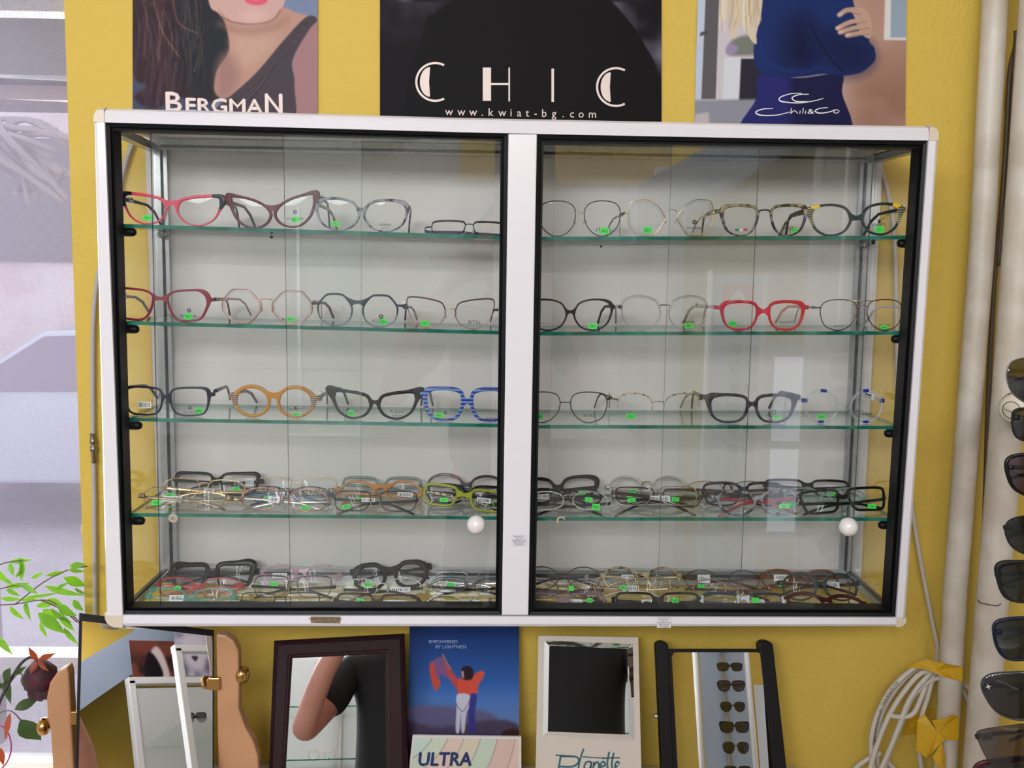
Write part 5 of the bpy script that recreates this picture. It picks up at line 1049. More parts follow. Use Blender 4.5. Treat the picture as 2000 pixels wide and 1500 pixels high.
# acrylic board with bevelled mirror
Q = lean_quad((1051, 1241), (1247, 1244), 1046, 1253, 1500, .18, .118, .0064); org = (Q[2]+Q[3])/2; n = qn(Q)
r = empty('mirror_stand', org); tag(r, 'frosted plastic stand holding a square mirror with slanted edges above teal script lettering', 'mirror')
m_acr = mat('frosted_acrylic', 'CFC2B4', .3, coat=.3)
b = MB(); q = [v-org for v in Q]; b.hexa([q[3], q[2], q[1], q[0]], -n*.004, m_acr); b.build('acrylic_board', r, bevel=.001)
mo = [(1063, 1251), (1236, 1258), (1240, 1446), (1060, 1438)]; mi_ = [(1073, 1261), (1225, 1267), (1228, 1434), (1070, 1428)]
b = MB(); O = [onq(Q, *v)+n*.0005-org for v in mo]; I = [onq(Q, *v)+n*.004-org for v in mi_]
b.add(O+I, [(0, 1, 5, 4)[::-1], (1, 2, 6, 5)[::-1], (2, 3, 7, 6)[::-1], (3, 0, 4, 7)[::-1], (7, 6, 5, 4)], m_mirror); b.add(O+[v-n*.0004 for v in O], [(0, 1, 5, 4), (1, 2, 6, 5), (2, 3, 7, 6), (3, 0, 4, 7)], m_aludk); b.build('mirror_glass', r)
m_teal = mat('teal_script_ink', '1E5A62', .4); b = MB()
def qst(pts, w_=4):
    q = cr([(x, y, 0) for x, y in pts], 5, False); ribbon(b, [onq(Q, v.x, v.y)+n*.0006-org for v in q], w_*.75*.001, m_teal, nrm=n)
qst([(1085, 1475), (1105, 1476), (1118, 1478)], 3); qst([(1095, 1476), (1092, 1495), (1086, 1518)], 4); qst([(1095, 1477), (1125, 1478), (1130, 1488), (1118, 1497), (1093, 1497)], 4)
qst([(1140, 1462), (1134, 1480), (1130, 1498), (1134, 1508), (1140, 1502)], 4); qst([(1155, 1488), (1146, 1488), (1141, 1498), (1148, 1506), (1154, 1496), (1155, 1488), (1153, 1506)], 4); qst([(1160, 1488), (1158, 1508)], 4); qst([(1159, 1496), (1166, 1488), (1170, 1494), (1168, 1508)], 4)
qst([(1173, 1498), (1182, 1494), (1178, 1487), (1172, 1496), (1176, 1507), (1184, 1504)], 4); qst([(1190, 1468), (1186, 1490), (1188, 1507)], 4); qst([(1199, 1470), (1195, 1490), (1197, 1507)], 4); qst([(1176, 1481), (1195, 1480), (1211, 1480)], 3); qst([(1138, 1478), (1165, 1480), (1180, 1480)], 2.5); qst([(1202, 1498), (1210, 1494), (1206, 1487), (1201, 1496), (1205, 1507), (1212, 1504)], 4)
b.build('script_lettering', r)
# black framed swivel mirror
Q = lean_quad((1300, 1262), (1492, 1262), 1316, 1511, 1500, .16, .113); org = (Q[2]+Q[3])/2; n = qn(Q)
r = empty('swivel_mirror', org); tag(r, 'mirror between two black rounded uprights, right of the frosted stand', 'mirror')
m_bw = mat('black_lacquered_wood', '0D0B0C', .45, spec=.25)
def onY(px, py, Q_): return onq(Q_, px, py)
def upright(name, pl, pw, qlow, parent, org, m, th=.022, fw=.002, n_=None, Qx=None):
    """flat upright: top pixel (x,y), width px, low pixel x at row 1500"""
    Qx = Qx or Q; A, B_ = onq(Qx, pl[0], pl[1]), onq(Qx, pl[0]+pw, pl[1]); D_, C_ = onq(Qx, qlow, 1500), onq(Qx, qlow+pw, 1500)
    t = (ZC+.001-A.z)/(D_.z-A.z); D_ = A+(D_-A)*t; C_ = B_+(C_-B_)*t; w_ = (B_-A); up_ = (A-D_).normalized(); L = w_.length
    pts = [D_, C_]+[A+w_*(.5+.5*math.cos(a))+up_*(L*.38*math.sin(a)) for a in np.linspace(0, math.pi, 9)]
    nn = qn(Qx); b = MB(); f = [p_+nn*fw-org for p_ in pts]; k = len(f); g = [p_-nn*th for p_ in f]
    b.add(f+g, [tuple(range(k)), tuple(range(k, 2*k))[::-1]]+[(j, k+j, k+(j+1) % k, (j+1) % k) for j in range(k)], m); return b.build(name, parent, bevel=.002)
upright('upright', (1281, 1262), 24, 1292, r, org, m_bw); upright('upright', (1482, 1262), 28, 1508, r, org, m_bw)
b = MB(); q0 = [(1303, 1268), (1486, 1268), (1506, 1520), (1316, 1520)]; q = [onq(Q, *v)-org for v in q0]; b.hexa([q[3], q[2], q[1], q[0]], -n*.006, m_bw); b.build('mirror_frame', r, bevel=.001)
rr = [(1312, 1282), (1316, 1275), (1322, 1274), (1478, 1274), (1484, 1276), (1487, 1282), (1502, 1510), (1324, 1510)]
b = MB(); q = [onq(Q, *v)+n*.0008-org for v in rr]; b.add(q, [tuple(range(len(q)))[::-1]], m_mirror); b.build('mirror_glass', r)
b = MB(); c = onq(Q, 1284, 1397)+n*.003-org; b.lathe(c, (-1, -.3, 0), [(0, .003), (.003, .0045), (.006, .003), (.0065, .0002)], mat('chrome', 'D8D8D8', .12, 1), 12); b.build('pivot_knob', r)
# swivel mirror in beige wooden uprights, left
A, B_, D_ = pix(155, 1197, .04), pix(418, 1231, .108), pix(147, 1500, -.035)
nn = (B_-A).cross(D_-A); d = ray(418, 1500); C2 = CP+d*((A-CP).dot(nn)/d.dot(nn)); C2 = B_+(C2-B_)*((ZC+.02-B_.z)/(C2.z-B_.z)); D2 = A+(D_-A)*((ZC+.02-A.z)/(D_.z-A.z)); Q = (A, B_, C2, D2)
org = Vector(((A.x+B_.x)/2, .05, ZC)); n = qn(Q)
r = empty('swivel_mirror', org); tag(r, 'swivel mirror between beige wooden uprights with brass knobs, below the left corner of the cabinet', 'mirror')
b = MB(); q = [v-org for v in Q]; b.hexa([q[3], q[2], q[1], q[0]], -n*.004, m_bw); b.build('mirror_backing', r)
def ins(Q, l, t_, rr_, bb): return [bil(Q, l, t_), bil(Q, 1-rr_, t_), bil(Q, 1-rr_, 1-bb), bil(Q, l, 1-bb)]
q = [v+n*.0008-org for v in ins(Q, .022, .034, .012, .02)]; b = MB(); b.add(q, [(3, 2, 1, 0)], m_mirror); b.build('mirror_glass', r)
m_bei = mat('beige_painted_wood', 'C08E66', .4, noise=8, c2='B78660'); m_brs = mat('polished_brass', 'C89A5A', .18, 1)
def shaped_upright(pts_f, Y, th, px_knob, side, kn):
    P_ = [pix(x, y, Y) for x, y in pts_f]
    for i, v in enumerate(P_):
        if pts_f[i][1] >= 1500: v.z = ZC+.001
    f = [v-org for v in P_]; k = len(f); D = Vector((0, th, 0)); g = [v+D for v in f]; b = MB()
    b.add(f+g, [tuple(range(k)), tuple(range(k, 2*k))[::-1]]+[(j, k+j, k+(j+1) % k, (j+1) % k) for j in range(k)], m_bei); b.build('upright', r, bevel=.003)
    c = pix(*px_knob, Y+th*.4)-org; b = MB(); b.lathe(c, (side, -.15, 0), [(-.012, .0035), (0, .004), (.001, .011), (.007, .0135), (.013, .0115), (.016, .006), (.0165, .0002)], m_brs, 20); b.build('brass_knob', r)
    c = pix(*kn, Y-.004)-org; b = MB(); w_ = .010; b.add([c+Vector((x*w_, -.003, z*w_)) for x, z in ((-1, -1), (.6, -1), (1, -.5), (1, .5), (.6, 1), (-1, 1))]+[c+Vector((x*w_, .004, z*w_)) for x, z in ((-1, -1), (.6, -1), (1, -.5), (1, .5), (.6, 1), (-1, 1))], [(0, 1, 2, 3, 4, 5), (11, 10, 9, 8, 7, 6)]+[(j, 6+j, 6+(j+1) % 6, (j+1) % 6) for j in range(6)], m_brs)
    if side > 0: 
        for v in b.v: v.x = 2*c.x-v.x
        b.f = [f_[::-1] for f_ in b.f]
    b.build('mirror_clip', r, bevel=.0015)
shaped_upright([(104, 1500), (98, 1430), (92, 1400), (90, 1365), (96, 1335), (112, 1312), (130, 1303), (134, 1318), (138, 1400), (146, 1500)], .02, .022, (96, 1418), -1, (152, 1401))
shaped_upright([(425, 1500), (424, 1400), (422, 1238), (440, 1241), (456, 1252), (465, 1272), (467, 1330), (466, 1385), (478, 1420), (495, 1450), (504, 1480), (505, 1500)], .06, .02, (465, 1317), 1, (417, 1335))
b = MB(); x0, x1 = pix(100, 1500, .02).x, pix(505, 1500, .06).x; b.box((x0-org.x, -.06, 0), (x1-org.x, .09, .014), m_bei); b.build('mirror_base', r, bevel=.004)
# ------------------------------------------------------------------ pipes, cables, tape, valve
m_pipe = mat('old_white_pipe_paint', 'D6CDBF', .45, noise=18, c2='C6BBAA', bump=.3, bs=40)
def pipe(pts, r_, Y, label, m=m_pipe, name='pipe'):
    P_ = [pix(x, y, Y) for x, y in pts]; a, c = P_[0], P_[-1]; d = (a-c).normalized()
    top = a+d*((CEZ-a.z)/d.z)-d*.001; bot = c-d*((c.z-FLZ)/d.z)+d*.001
    b = MB(); b.tube([top]+P_+[bot], r_, m, n=20); return tag(b.build(name, org=bot), label, 'pipe')
pipe([(1944, 0), (1918, 480), (1866, 1150), (1847, 1480)], .0185, .165, 'thinner white painted heating pipe, left of the two by the sunglasses')
pipe([(2026, 0), (1992, 480), (1953, 1000), (1913, 1480)], .024, .12, 'thicker white painted heating pipe behind the sunglasses column')
m_cab = mat('grey_cable_sheath', 'B4AEB0', .4); m_cabw = mat('ivory_coax_sheath', 'CDC3B6', .4); m_cabd = mat('dark_cable_sheath', '5A4A38', .5)
def cable(pts, r_, m, label, Y=.19, name='cable', cat='cable', org=None, group=None):
    P_ = cr([pix(x, y, (q[0] if q else Y)) for x, y, *q in pts], 5, False); b = MB(); b.tube(P_, r_, m, n=8); return b, P_
b, P_ = cable([(300, 240), (268, 262), (242, 330), (222, 420), (200, 500), (187, 570), (182, 640), (181, 720), (182, 850), (184, 960), (185, 1060), (186, 1200), (190, 1400), (195, 1560)], .0036, m_cab, '', .205)
r = empty('aerial_cable', P_[-1]); tag(r, 'grey aerial cable with a metal joint running down left of the cabinet', 'cable')
for v in b.v: v -= r.location
b.build('cable_sheath', r)
b = MB(); c = pix(181, 846, .205)-r.location; d = (pix(184, 905, .205)-pix(181, 846, .205)); L_ = d.length
b.lathe(c, d, [(0, .0044), (L_*.2, .0046), (L_*.22, .0055), (L_*.34, .0055), (L_*.36, .0042), (L_*.42, .0042), (L_*.44, .0056), (L_*.6, .0056), (L_*.63, .0043), (L_*.98, .0043)], mat('nickel_connector', '8E8478', .25, .9), 10); b.build('cable_connector', r)
b, P_ = cable([(1690, 280), (1716, 320), (1735, 380), (1746, 450), (1750, 560), (1752, 700), (1762, 860), (1784, 1010), (1795, 1080), (1808, 1150), (1824, 1230), (1831, 1265), (1828, 1300)], .0036, m_cabw, '', .205)
tag(b.build('aerial_cable', org=P_[-1]), 'ivory aerial cable running behind the right side of the cabinet down to the coil', 'cable')
b, P_ = cable([(1985, 60), (1984, 90), (1972, 150), (1964, 300), (1955, 420), (1944, 520), (1934, 700), (1930, 800), (1927, 900), (1924, 1000), (1916, 1300), (1906, 1560)], .0042, m_cabd, '', .185)
tag(b.build('dark_cable', org=P_[-1]), 'dark brown cable hanging between the two white pipes', 'cable')
b, P_ = cable([(1984, 84), (1980, 140), (1974, 250), (1965, 380), (1957, 430), (1950, 520)], .003, m_cabd, '', .18)
tag(b.build('dark_cable', org=P_[-1]), 'short dark cable curving behind the thicker pipe near the top', 'cable')
# coil
coil = [[(1880, 1335, .185), (1840, 1315, .17), (1800, 1300, .17), (1760, 1325, .165), (1725, 1370, .165), (1702, 1440, .165), (1712, 1520, .165), (1760, 1590, .165), (1840, 1600, .17), (1900, 1540, .185), (1925, 1450, .195), (1915, 1370, .195), (1880, 1335, .19)],
        [(1876, 1345, .19), (1835, 1318, .175), (1795, 1305, .175), (1755, 1340, .175), (1722, 1395, .175), (1712, 1460, .175), (1730, 1540, .175), (1790, 1600, .175), (1860, 1580, .18), (1905, 1500, .19), (1905, 1400, .2), (1876, 1345, .195)],
        [(1885, 1340, .195), (1845, 1322, .18), (1805, 1312, .16), (1770, 1345, .16), (1735, 1400, .16), (1708, 1470, .16), (1690, 1540, .16)],
        [(1828, 1300, .175), (1812, 1320, .16), (1790, 1345, .158), (1772, 1375, .158), (1755, 1420, .158), (1735, 1470, .158), (1712, 1520, .16)],
        [(1815, 1315, .17), (1800, 1360, .162), (1782, 1395, .16), (1755, 1400, .158), (1740, 1397, .158)],
        [(1850, 1322, .17), (1815, 1330, .165), (1780, 1365, .165), (1758, 1420, .165), (1738, 1465, .165), (1720, 1520, .165)],
        [(1822, 1318, .168), (1812, 1360, .165), (1800, 1400, .165), (1795, 1440, .17), (1800, 1500, .18), (1820, 1530, .19)],
        [(1720, 1470, .17), (1700, 1480, .17), (1672, 1500, .175), (1640, 1545, .18)], [(1730, 1485, .172), (1745, 1500, .172), (1790, 1545, .18)]]
b = MB()
for c_ in coil: b.tube(cr([pix(*q) for q in c_], 5, False), .0042, m_cabw, n=8)
co = b.build('cable_coil', org=pix(1790, 1480, .17)); tag(co, 'hanging coil of ivory aerial cable taped to the thinner pipe', 'cable')
def ctext(mb, t, px0, py0, px1, py1, Y, cap):
    A, C_ = pix(px0, py0, Y), pix(px1, py1, Y); u_ = (C_-A).normalized(); v_ = Vector((-u_.z, 0, u_.x)); add_text(mb, t, A, u_, v_, m_ink, width=(C_-A).length, height=cap)
b = MB(); ctext(b, 'Digital Low Loss Coaxial', 1707, 1455, 1722, 1385, .1545, .0045); ctext(b, 'Cable RG6/75 USA', 1724, 1378, 1755, 1332, .1545, .0045)
o = b.build('cable_print'); o.parent = co; o.location = -co.location
m_tape = mat('yellow_adhesive_tape', 'D2A318', .35, coat=.3, bump=.3, bs=120)
def tape(pts, Y, label, th=.0012, bend=0):
    P_ = [pix(x, y, (q[0] if q else Y)) for x, y, *q in pts]; b = MB(); k = len(P_); g = [v+Vector((0, th, 0)) for v in P_]
    c = sum(P_, Vector())/k+Vector((0, -.004, 0)); b.add([c]+P_, [(0, 1+j, 1+(j+1) % k) for j in range(k)], m_tape); b.add([c+Vector((0, th, 0))]+g, [(0, 1+(j+1) % k, 1+j) for j in range(k)], m_tape); b.add(P_+g, [(j, k+j, k+(j+1) % k, (j+1) % k) for j in range(k)], m_tape)
    return tag(b.build('tape_strip', org=c), label, 'tape')
tape([(1770, 1304, .168), (1790, 1294, .16), (1812, 1288, .155), (1845, 1296, .14), (1880, 1303, .145), (1880, 1331, .145), (1845, 1322, .14), (1820, 1312, .15), (1795, 1305, .16)], .15, 'yellow tape strip wrapped round the thinner pipe above the cable coil')
tape([(1820, 1407, .14), (1855, 1402, .138), (1856, 1397, .138), (1873, 1398, .145), (1872, 1446, .145), (1845, 1445, .138), (1820, 1470, .14), (1808, 1480, .15), (1790, 1465, .155), (1792, 1408, .155), (1806, 1395, .155), (1809, 1420, .155), (1822, 1440, .145), (1846, 1418, .138)], .14, 'torn yellow tape piece stuck on the thinner pipe beside the coil')
tape([(1822, 1478, .138), (1840, 1450, .137), (1847, 1480, .137), (1846, 1510, .137), (1828, 1495, .137)], .137, 'lowest yellow tape flap on the thinner pipe')
tape([(1760, 1395, .2125), (1795, 1382, .2125), (1830, 1385, .2125), (1828, 1432, .2125), (1762, 1436, .2125)], .2125, 'crumpled yellow tape patch on the wall behind the coil')
# thermostat head
c = pix(1976, 801, .03); r = empty('thermostat_head', c); tag(r, 'cream ribbed thermostat head on the radiator valve at the right edge', 'thermostat')
m_cr = mat('cream_plastic', 'E6DCC4', .35, coat=.2); ax = Vector((.75, .62, .1)).normalized()
b = MB(); b.lathe((0, 0, 0), ax, [(-.0005, .0001), (0, .0165), (.004, .0205), (.012, .0225), (.05, .0225), (.055, .018), (.07, .016)], m_cr, 32); b.build('thermostat_cap', r, bevel=0)
b = MB(); u_ = ax.orthogonal().normalized(); v_ = ax.cross(u_)
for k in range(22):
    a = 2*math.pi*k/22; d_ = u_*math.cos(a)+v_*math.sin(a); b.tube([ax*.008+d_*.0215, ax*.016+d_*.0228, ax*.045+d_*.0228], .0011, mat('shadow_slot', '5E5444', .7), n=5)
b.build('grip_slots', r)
b = MB(); ring = [-ax*.0008+(u_*math.cos(a)+v_*math.sin(a))*.0125 for a in np.linspace(0, 2*math.pi, 33)]; b.tube(ring, .0005, m_ink, n=5)
rx = Vector((ax.y, -ax.x, 0)).normalized(); uz = rx.cross(ax)*1; uz = uz if uz.z > 0 else -uz
add_text(b, 'Honeywell', -ax*.0012-rx*.0105-uz*.001, (rx*.97-uz*.22).normalized(), (uz*.97+rx*.22).normalized(), m_ink, width=.021, height=.0032); b.build('cap_print', r)
b = MB(); b.tube([ax*.07, ax*.09+Vector((0, .03, 0)), Vector((.10, .16, -.02))], .012, mat('brass_valve', 'A88A50', .35, .9), n=12); b.build('valve_body', r)
# wire tie on the thick pipe
b = MB(); b.tube(cr([pix(1909, 1171, .085), pix(1915, 1177, .082), pix(1932, 1181, .08), pix(1948, 1183, .082), pix(1955, 1179, .085)], 4, False), .0007, m_blk, n=5); tag(b.build('wire_tie', org=pix(1932, 1181, .08)), 'thin black wire tie round the thicker white pipe', 'wire')
# ------------------------------------------------------------------ sunglasses column at the right edge
YS = -.30
m_sl = glassmat('dark_sun_lens', (.03, .03, .035), .07, mx=.9); m_slg = glassmat('gradient_violet_sun_lens', (.12, .07, .10), .06, mx=.9); m_slb = glassmat('brown_sun_lens', (.16, .12, .10), .09, mx=.9)
_M['gun'] = mat('gunmetal', '6A6664', .25, .9); _M['tblack'] = clearm('smoky_black_acetate', '26262C', .85)
def sun(label, xb, y0, h, w, sh, t, fm, ln, roll=0, wire=False, by=None, hw=None, Y=YS, tip=None, lug=None, tag_=(), yaw=-8, pr=()):
    xb += 28
    b_ = pix(xb, y0, Y); b_.y = Y
    G(label, 1, 'R', xb, Y, sh, w*.62, w, h, t, fm, fm, base=b_, py=y0, by=by or h*.7, bt=8, hy=h*.78, hw=hw, fold=True, wire=wire, tilt=8, roll=roll, lens=ln, cat='sunglasses', th=9, tip=tip, lug=lug, tagp=tag_, pr=pr, name='sunglasses', yaw=yaw, grp='sunglasses hanging on the stand')
sun('round gunmetal sunglasses, topmost in the right edge column', 2052, 788, 86, 92, 'panto', (3, 3, 3), 'gun', m_sl, 3, True, hw=98, lug=8)
sun('matt black square sunglasses beside the cream thermostat head', 2056, 870, 62, 90, 'square', (6, 2, 3), 'mblack', m_sl, -2, hw=92, lug=12)
sun('glossy black rounded sunglasses with violet lenses, third from the top of the column', 2056, 972, 74, 94, 'squ', (7, 6, 7), 'black', m_slg, 2, hw=100)
sun('thin framed round black sunglasses, fourth from the top of the column', 2046, 1080, 72, 86, 'panto', (3, 3, 3), 'mblack', m_sl, 8, True, hw=96, lug=7)
sun('matt black sunglasses with bright reflections, fifth from the top of the column', 2046, 1176, 72, 96, 'square', (7, 5, 7), 'mblack', m_sl, 6, hw=112, tip=(40, 6, 12), lug=14)
sun('navy black wrap sunglasses, sixth from the top of the column', 2046, 1284, 76, 100, 'rect', (6, 5, 6), 'navy', m_sl, 10, hw=104)
sun('smoky cat-eye sunglasses with a small light cross at the corner, seventh in the column', 2048, 1398, 84, 112, 'catround', (8, 4, 8), 'tblack', m_sl, 12, hw=132, tip=(38, 8, 10), pr=[(-126, 74, 9, 'CROSS', 9)])
b_ = None
sun('brown rimless lens sunglasses with a white tag, eighth in the column', 2042, 1480, 72, 124, 'trap', (2, 1.5, 1.5), 'dbrown', m_slb, 14, True, hw=140, lug=6, tag_=[(-1, 12, 22, 18)])
sun('dark plum sunglasses, lowest in the right edge column', 2038, 1570, 86, 118, 'rect', (10, 6, 10), 'maroon', m_sl, 14, hw=142)
# small H-shaped mark is part of the smoky pair; stand rod with pegs
P0, P1 = pix(2090, 640, YS-.012), pix(2064, 1640, YS-.012)
r = empty('sunglasses_stand', Vector((P1.x, P1.y, ZC))); tag(r, 'slim stand rod carrying the column of sunglasses at the right edge', 'stand')
o_ = r.location.copy(); b = MB(); b.tube([Vector((P0.x, YS+.014, P0.z))-o_, Vector((P1.x, YS+.014, FLZ))-o_], .006, m_pipe, n=12); b.build('stand_pole', r)
b = MB(); b.lathe(Vector((P1.x, YS+.014, FLZ))-o_, (0, 0, 1), [(0, .14), (.012, .14), (.016, .02), (.03, .008)], m_pipe, 28); b.build('stand_base', r)
# ------------------------------------------------------------------ plants at the window
def leaf(mb, base, d, L_, W_, nrm, m, curl=.15, fold=.25):
    d = Vector(d).normalized(); nrm = Vector(nrm); s_ = d.cross(nrm).normalized(); nn = s_.cross(d).normalized(); base = Vector(base)
    prof = [(0, 0), (.08, .35), (.25, .85), (.42, 1), (.62, .8), (.8, .42), (.92, .14), (1, 0)]; vs = []; fs = []
    for u, w_ in prof:
        c = base+d*(u*L_)-nn*(curl*L_*u*u); vs += [c+s_*(w_*W_/2)+nn*(fold*w_*W_/2), c, c-s_*(w_*W_/2)+nn*(fold*w_*W_/2)]
    for i in range(len(prof)-1): a = i*3; fs += [(a, a+1, a+4, a+3), (a+1, a+2, a+5, a+4)]
    k = len(vs); th = nn*.0004; vs += [v-th for v in vs]; fs += [tuple(q+k for q in f)[::-1] for f in fs]; mb.add(vs, fs, m, True)
def leafmat(name, c, c2, tr):
    m = mat(name, c, .45, noise=50, c2=c2); t = m.node_tree; b = t.nodes['Principled BSDF']; o = t.nodes['Material Output']; tl = t.nodes.new('ShaderNodeBsdfTranslucent'); tl.inputs[0].default_value = (*lin(tr), 1); mx = t.nodes.new('ShaderNodeMixShader'); mx.inputs[0].default_value = .5
    t.links.new(b.outputs[0], mx.inputs[1]); t.links.new(tl.outputs[0], mx.inputs[2]); t.links.new(mx.outputs[0], o.inputs[0]); return m
lm1 = leafmat('fresh_fig_leaf', '78A848', '669A3E', 'CCF26A'); lm2 = leafmat('dull_rose_leaf', '4A5A36', '566A40', '6E8A48'); lm3 = leafmat('dry_orange_leaf', 'B0603A', '8E4A30', 'D87A48'); m_twig = mat('thin_twig_bark', '6E5A52', .7)
def plant(name, label, cat, tw, lv, Yp):
    org = pix(*tw[0][0], Yp); r = empty(name, org); tag(r, label, cat)
    b = MB()
    for pts in tw: b.tube([v-org for v in cr([pix(x, y, Yp+(q[0] if q else 0)) for x, y, *q in pts], 4, False)], .0011, m_twig, n=5)
    b.build('twig', r)
    rl_ = random.Random(5)
    for (x0, y0, x1, y1, w_, m) in lv:
        A, C_ = pix(x0, y0, Yp+rl_.uniform(-.015, .015)), pix(x1, y1, Yp+rl_.uniform(-.02, .02)); b = MB()
        leaf(b, A-org, C_-A, (C_-A).length, w_*SXp(Yp), (rl_.uniform(-.3, .3), -1, rl_.uniform(-.2, .5)), m); b.build('leaf', r)
Lf = [(15, 1098, 62, 1092, 11), (40, 1090, 42, 1128, 12), (45, 1095, 40, 1138, 12), (18, 1100, 25, 1125, 12), (-5, 1112, 12, 1142, 14), (10, 1146, 52, 1143, 12), (12, 1150, 36, 1164, 10), (40, 1140, 74, 1160, 12), (90, 1124, 132, 1116, 10), (124, 1128, 172, 1146, 20), (86, 1144, 158, 1168, 15), (136, 1106, 166, 1102, 14), (132, 1112, 170, 1120, 9),
      (0, 1168, 40, 1172, 10), (50, 1166, 110, 1164, 8), (40, 1172, 74, 1170, 9), (20, 1184, 44, 1214, 18), (52, 1174, 52, 1220, 18), (70, 1184, 112, 1176, 14), (92, 1170, 122, 1182, 16), (84, 1190, 112, 1212, 22), (74, 1196, 128, 1240, 24), (78, 1214, 90, 1252, 10), (112, 1180, 146, 1206, 24), (118, 1196, 142, 1240, 22), (142, 1172, 160, 1194, 16), (124, 1226, 152, 1264, 12), (100, 1188, 140, 1226, 20), (-6, 1244, 20, 1276, 14), (30, 1128, 44, 1112, 8), (146, 1148, 172, 1168, 10), (60, 1130, 84, 1118, 8), (24, 1140, 4, 1128, 8), (110, 1150, 130, 1138, 8)]
plant('fig_plant', 'leafy green weeping fig branches in front of the window blind', 'plant',
      [[(-20, 1182), (30, 1180), (80, 1172), (110, 1180), (150, 1215)], [(30, 1180), (60, 1156), (90, 1134), (130, 1114), (170, 1106)], [(-20, 1110), (15, 1098), (45, 1094)], [(80, 1172), (120, 1190), (150, 1210), (165, 1240)], [(0, 1150), (40, 1142), (60, 1150)], [(-20, 1182), (-30, 1300), (-24, 1470)]],
      [(*q, lm1) for q in Lf], .16)
rl = [(20, 1305, 4, 1340, 20, lm2), (12, 1322, 16, 1376, 20, lm2), (24, 1318, 48, 1304, 12, lm2), (44, 1318, 46, 1346, 10, lm2), (52, 1350, 88, 1358, 14, lm2), (28, 1386, 78, 1362, 22, lm2), (40, 1405, 80, 1452, 42, lm2), (20, 1392, 8, 1446, 12, lm3), (-8, 1330, 10, 1350, 16, lm2), (2, 1460, 4, 1500, 14, lm3)]
Yr = .06; org = pix(-6, 1376, Yr); r = empty('dried_rose', org); tag(r, 'dried dark red rose drooping on its stem beside the left mirror', 'flower')
b = MB(); b.tube([v-org for v in cr([pix(-30, 1560, Yr), pix(-8, 1400, Yr), pix(12, 1345, Yr), pix(38, 1300, Yr), pix(58, 1284, Yr), pix(72, 1288, Yr)], 5, False)], .0022, mat('dark_rose_stem', '3A3430', .6), n=8)
b.tube([v-org for v in cr([pix(-10, 1396, Yr), pix(20, 1388, Yr), pix(42, 1408, Yr)], 4, False)], .001, m_twig, n=5); b.tube([v-org for v in cr([pix(10, 1350, Yr), pix(34, 1316, Yr), pix(46, 1322, Yr), pix(60, 1354, Yr)], 4, False)], .0009, m_twig, n=5); b.build('stem', r)
m_ros = mat('dried_rose_petal', '4A1426', .7, noise=60, c2='2E0E1A', bump=.6, bs=150)
rp = random.Random(9); c = pix(84, 1318, Yr)-org
b = MB(); b.lathe(pix(70, 1290, Yr)-org, (.35, -.2, -1), [(0, .004), (.008, .016), (.02, .023), (.035, .024), (.046, .014), (.048, .0005)], m_ros, 14)
for v in b.v: v += Vector((rp.uniform(-.0014, .0014),)*3)
b.build('rose_bud', r)
for k in range(13):
    a = k*2.4; rr_ = .017+.002*(k % 3); b = MB(); base = pix(72, 1292, Yr)-org+Vector((0, 0, -.004))
    side = Vector((math.cos(a), math.sin(a)*.8, 0)); tipd = side*.6+Vector((.22, -.1, -1)); 
    vs = []; nu, nv = 6, 5; u_ = side.cross(Vector((0, 0, 1))).normalized()
    for i in range(nu):
        for j in range(nv):
            t_ = i/(nu-1); s_ = (j/(nv-1)-.5); w_ = .030*math.sin(math.pi*min(.95, .15+t_*.75)); out = rr_*math.sin(t_*1.9)*(1+.15*k/13)+(t_**4)*.006
            vs.append(base+side*out+u_*(s_*w_)+Vector((.25, -.1, -1))*(t_*.046)-side*(s_*s_*.018)+Vector((rp.uniform(-1, 1), rp.uniform(-1, 1), rp.uniform(-1, 1)))*.0012)
    fs = [(i*nv+j, i*nv+j+1, (i+1)*nv+j+1, (i+1)*nv+j) for i in range(nu-1) for j in range(nv-1)]; K_ = len(vs); vs += [v-side*.0008 for v in vs]; fs += [tuple(q+K_ for q in f)[::-1] for f in fs]
    b.add(vs, fs, m_ros, True); b.build('petal', r)
for x0, y0, x1, y1, w_ in ((74, 1290, 54, 1266, 12), (76, 1288, 104, 1278, 12), (72, 1292, 58, 1316, 14), (74, 1290, 92, 1312, 9)):
    b = MB(); A, C_ = pix(x0, y0, Yr-.02), pix(x1, y1, Yr-.03); leaf(b, A-org, C_-A, (C_-A).length, w_*.00075, (0, -1, .2), lm3); b.build('sepal', r)
for (x0, y0, x1, y1, w_, m) in rl:
    A, C_ = pix(x0, y0, Yr+rp.uniform(-.01, .01)), pix(x1, y1, Yr+rp.uniform(-.02, .02)); b = MB(); leaf(b, A-org, C_-A, (C_-A).length, w_*SXp(Yr), (rp.uniform(-.2, .2), -1, .2), m); b.build('leaf', r)
b = MB(); b.tube(cr([pix(-25, 1440, .08), pix(0, 1418, .08), pix(16, 1432, .08), pix(22, 1460, .08), pix(14, 1488, .08), pix(-6, 1510, .08)], 5, False), .0012, mat('pink_wire', 'B8488A', .4), n=6); tag(b.build('pink_wire', org=pix(20, 1460, .08)), 'thin pink wire loop at the lower left edge', 'wire')
# round beige plate peeking out behind the wall edge
b = MB(); c = pix(186, 1036, YW+.05); b.lathe(c, (0, 1, 0), [(0, .0001), (0, .022), (.004, .026), (.01, .026), (.012, .0001)], mat('pale_wood_disc', 'D8B888', .5), 32); tag(b.build('wooden_disc', org=c), 'round pale wooden disc peeking out at the wall edge by the blind', 'disc')
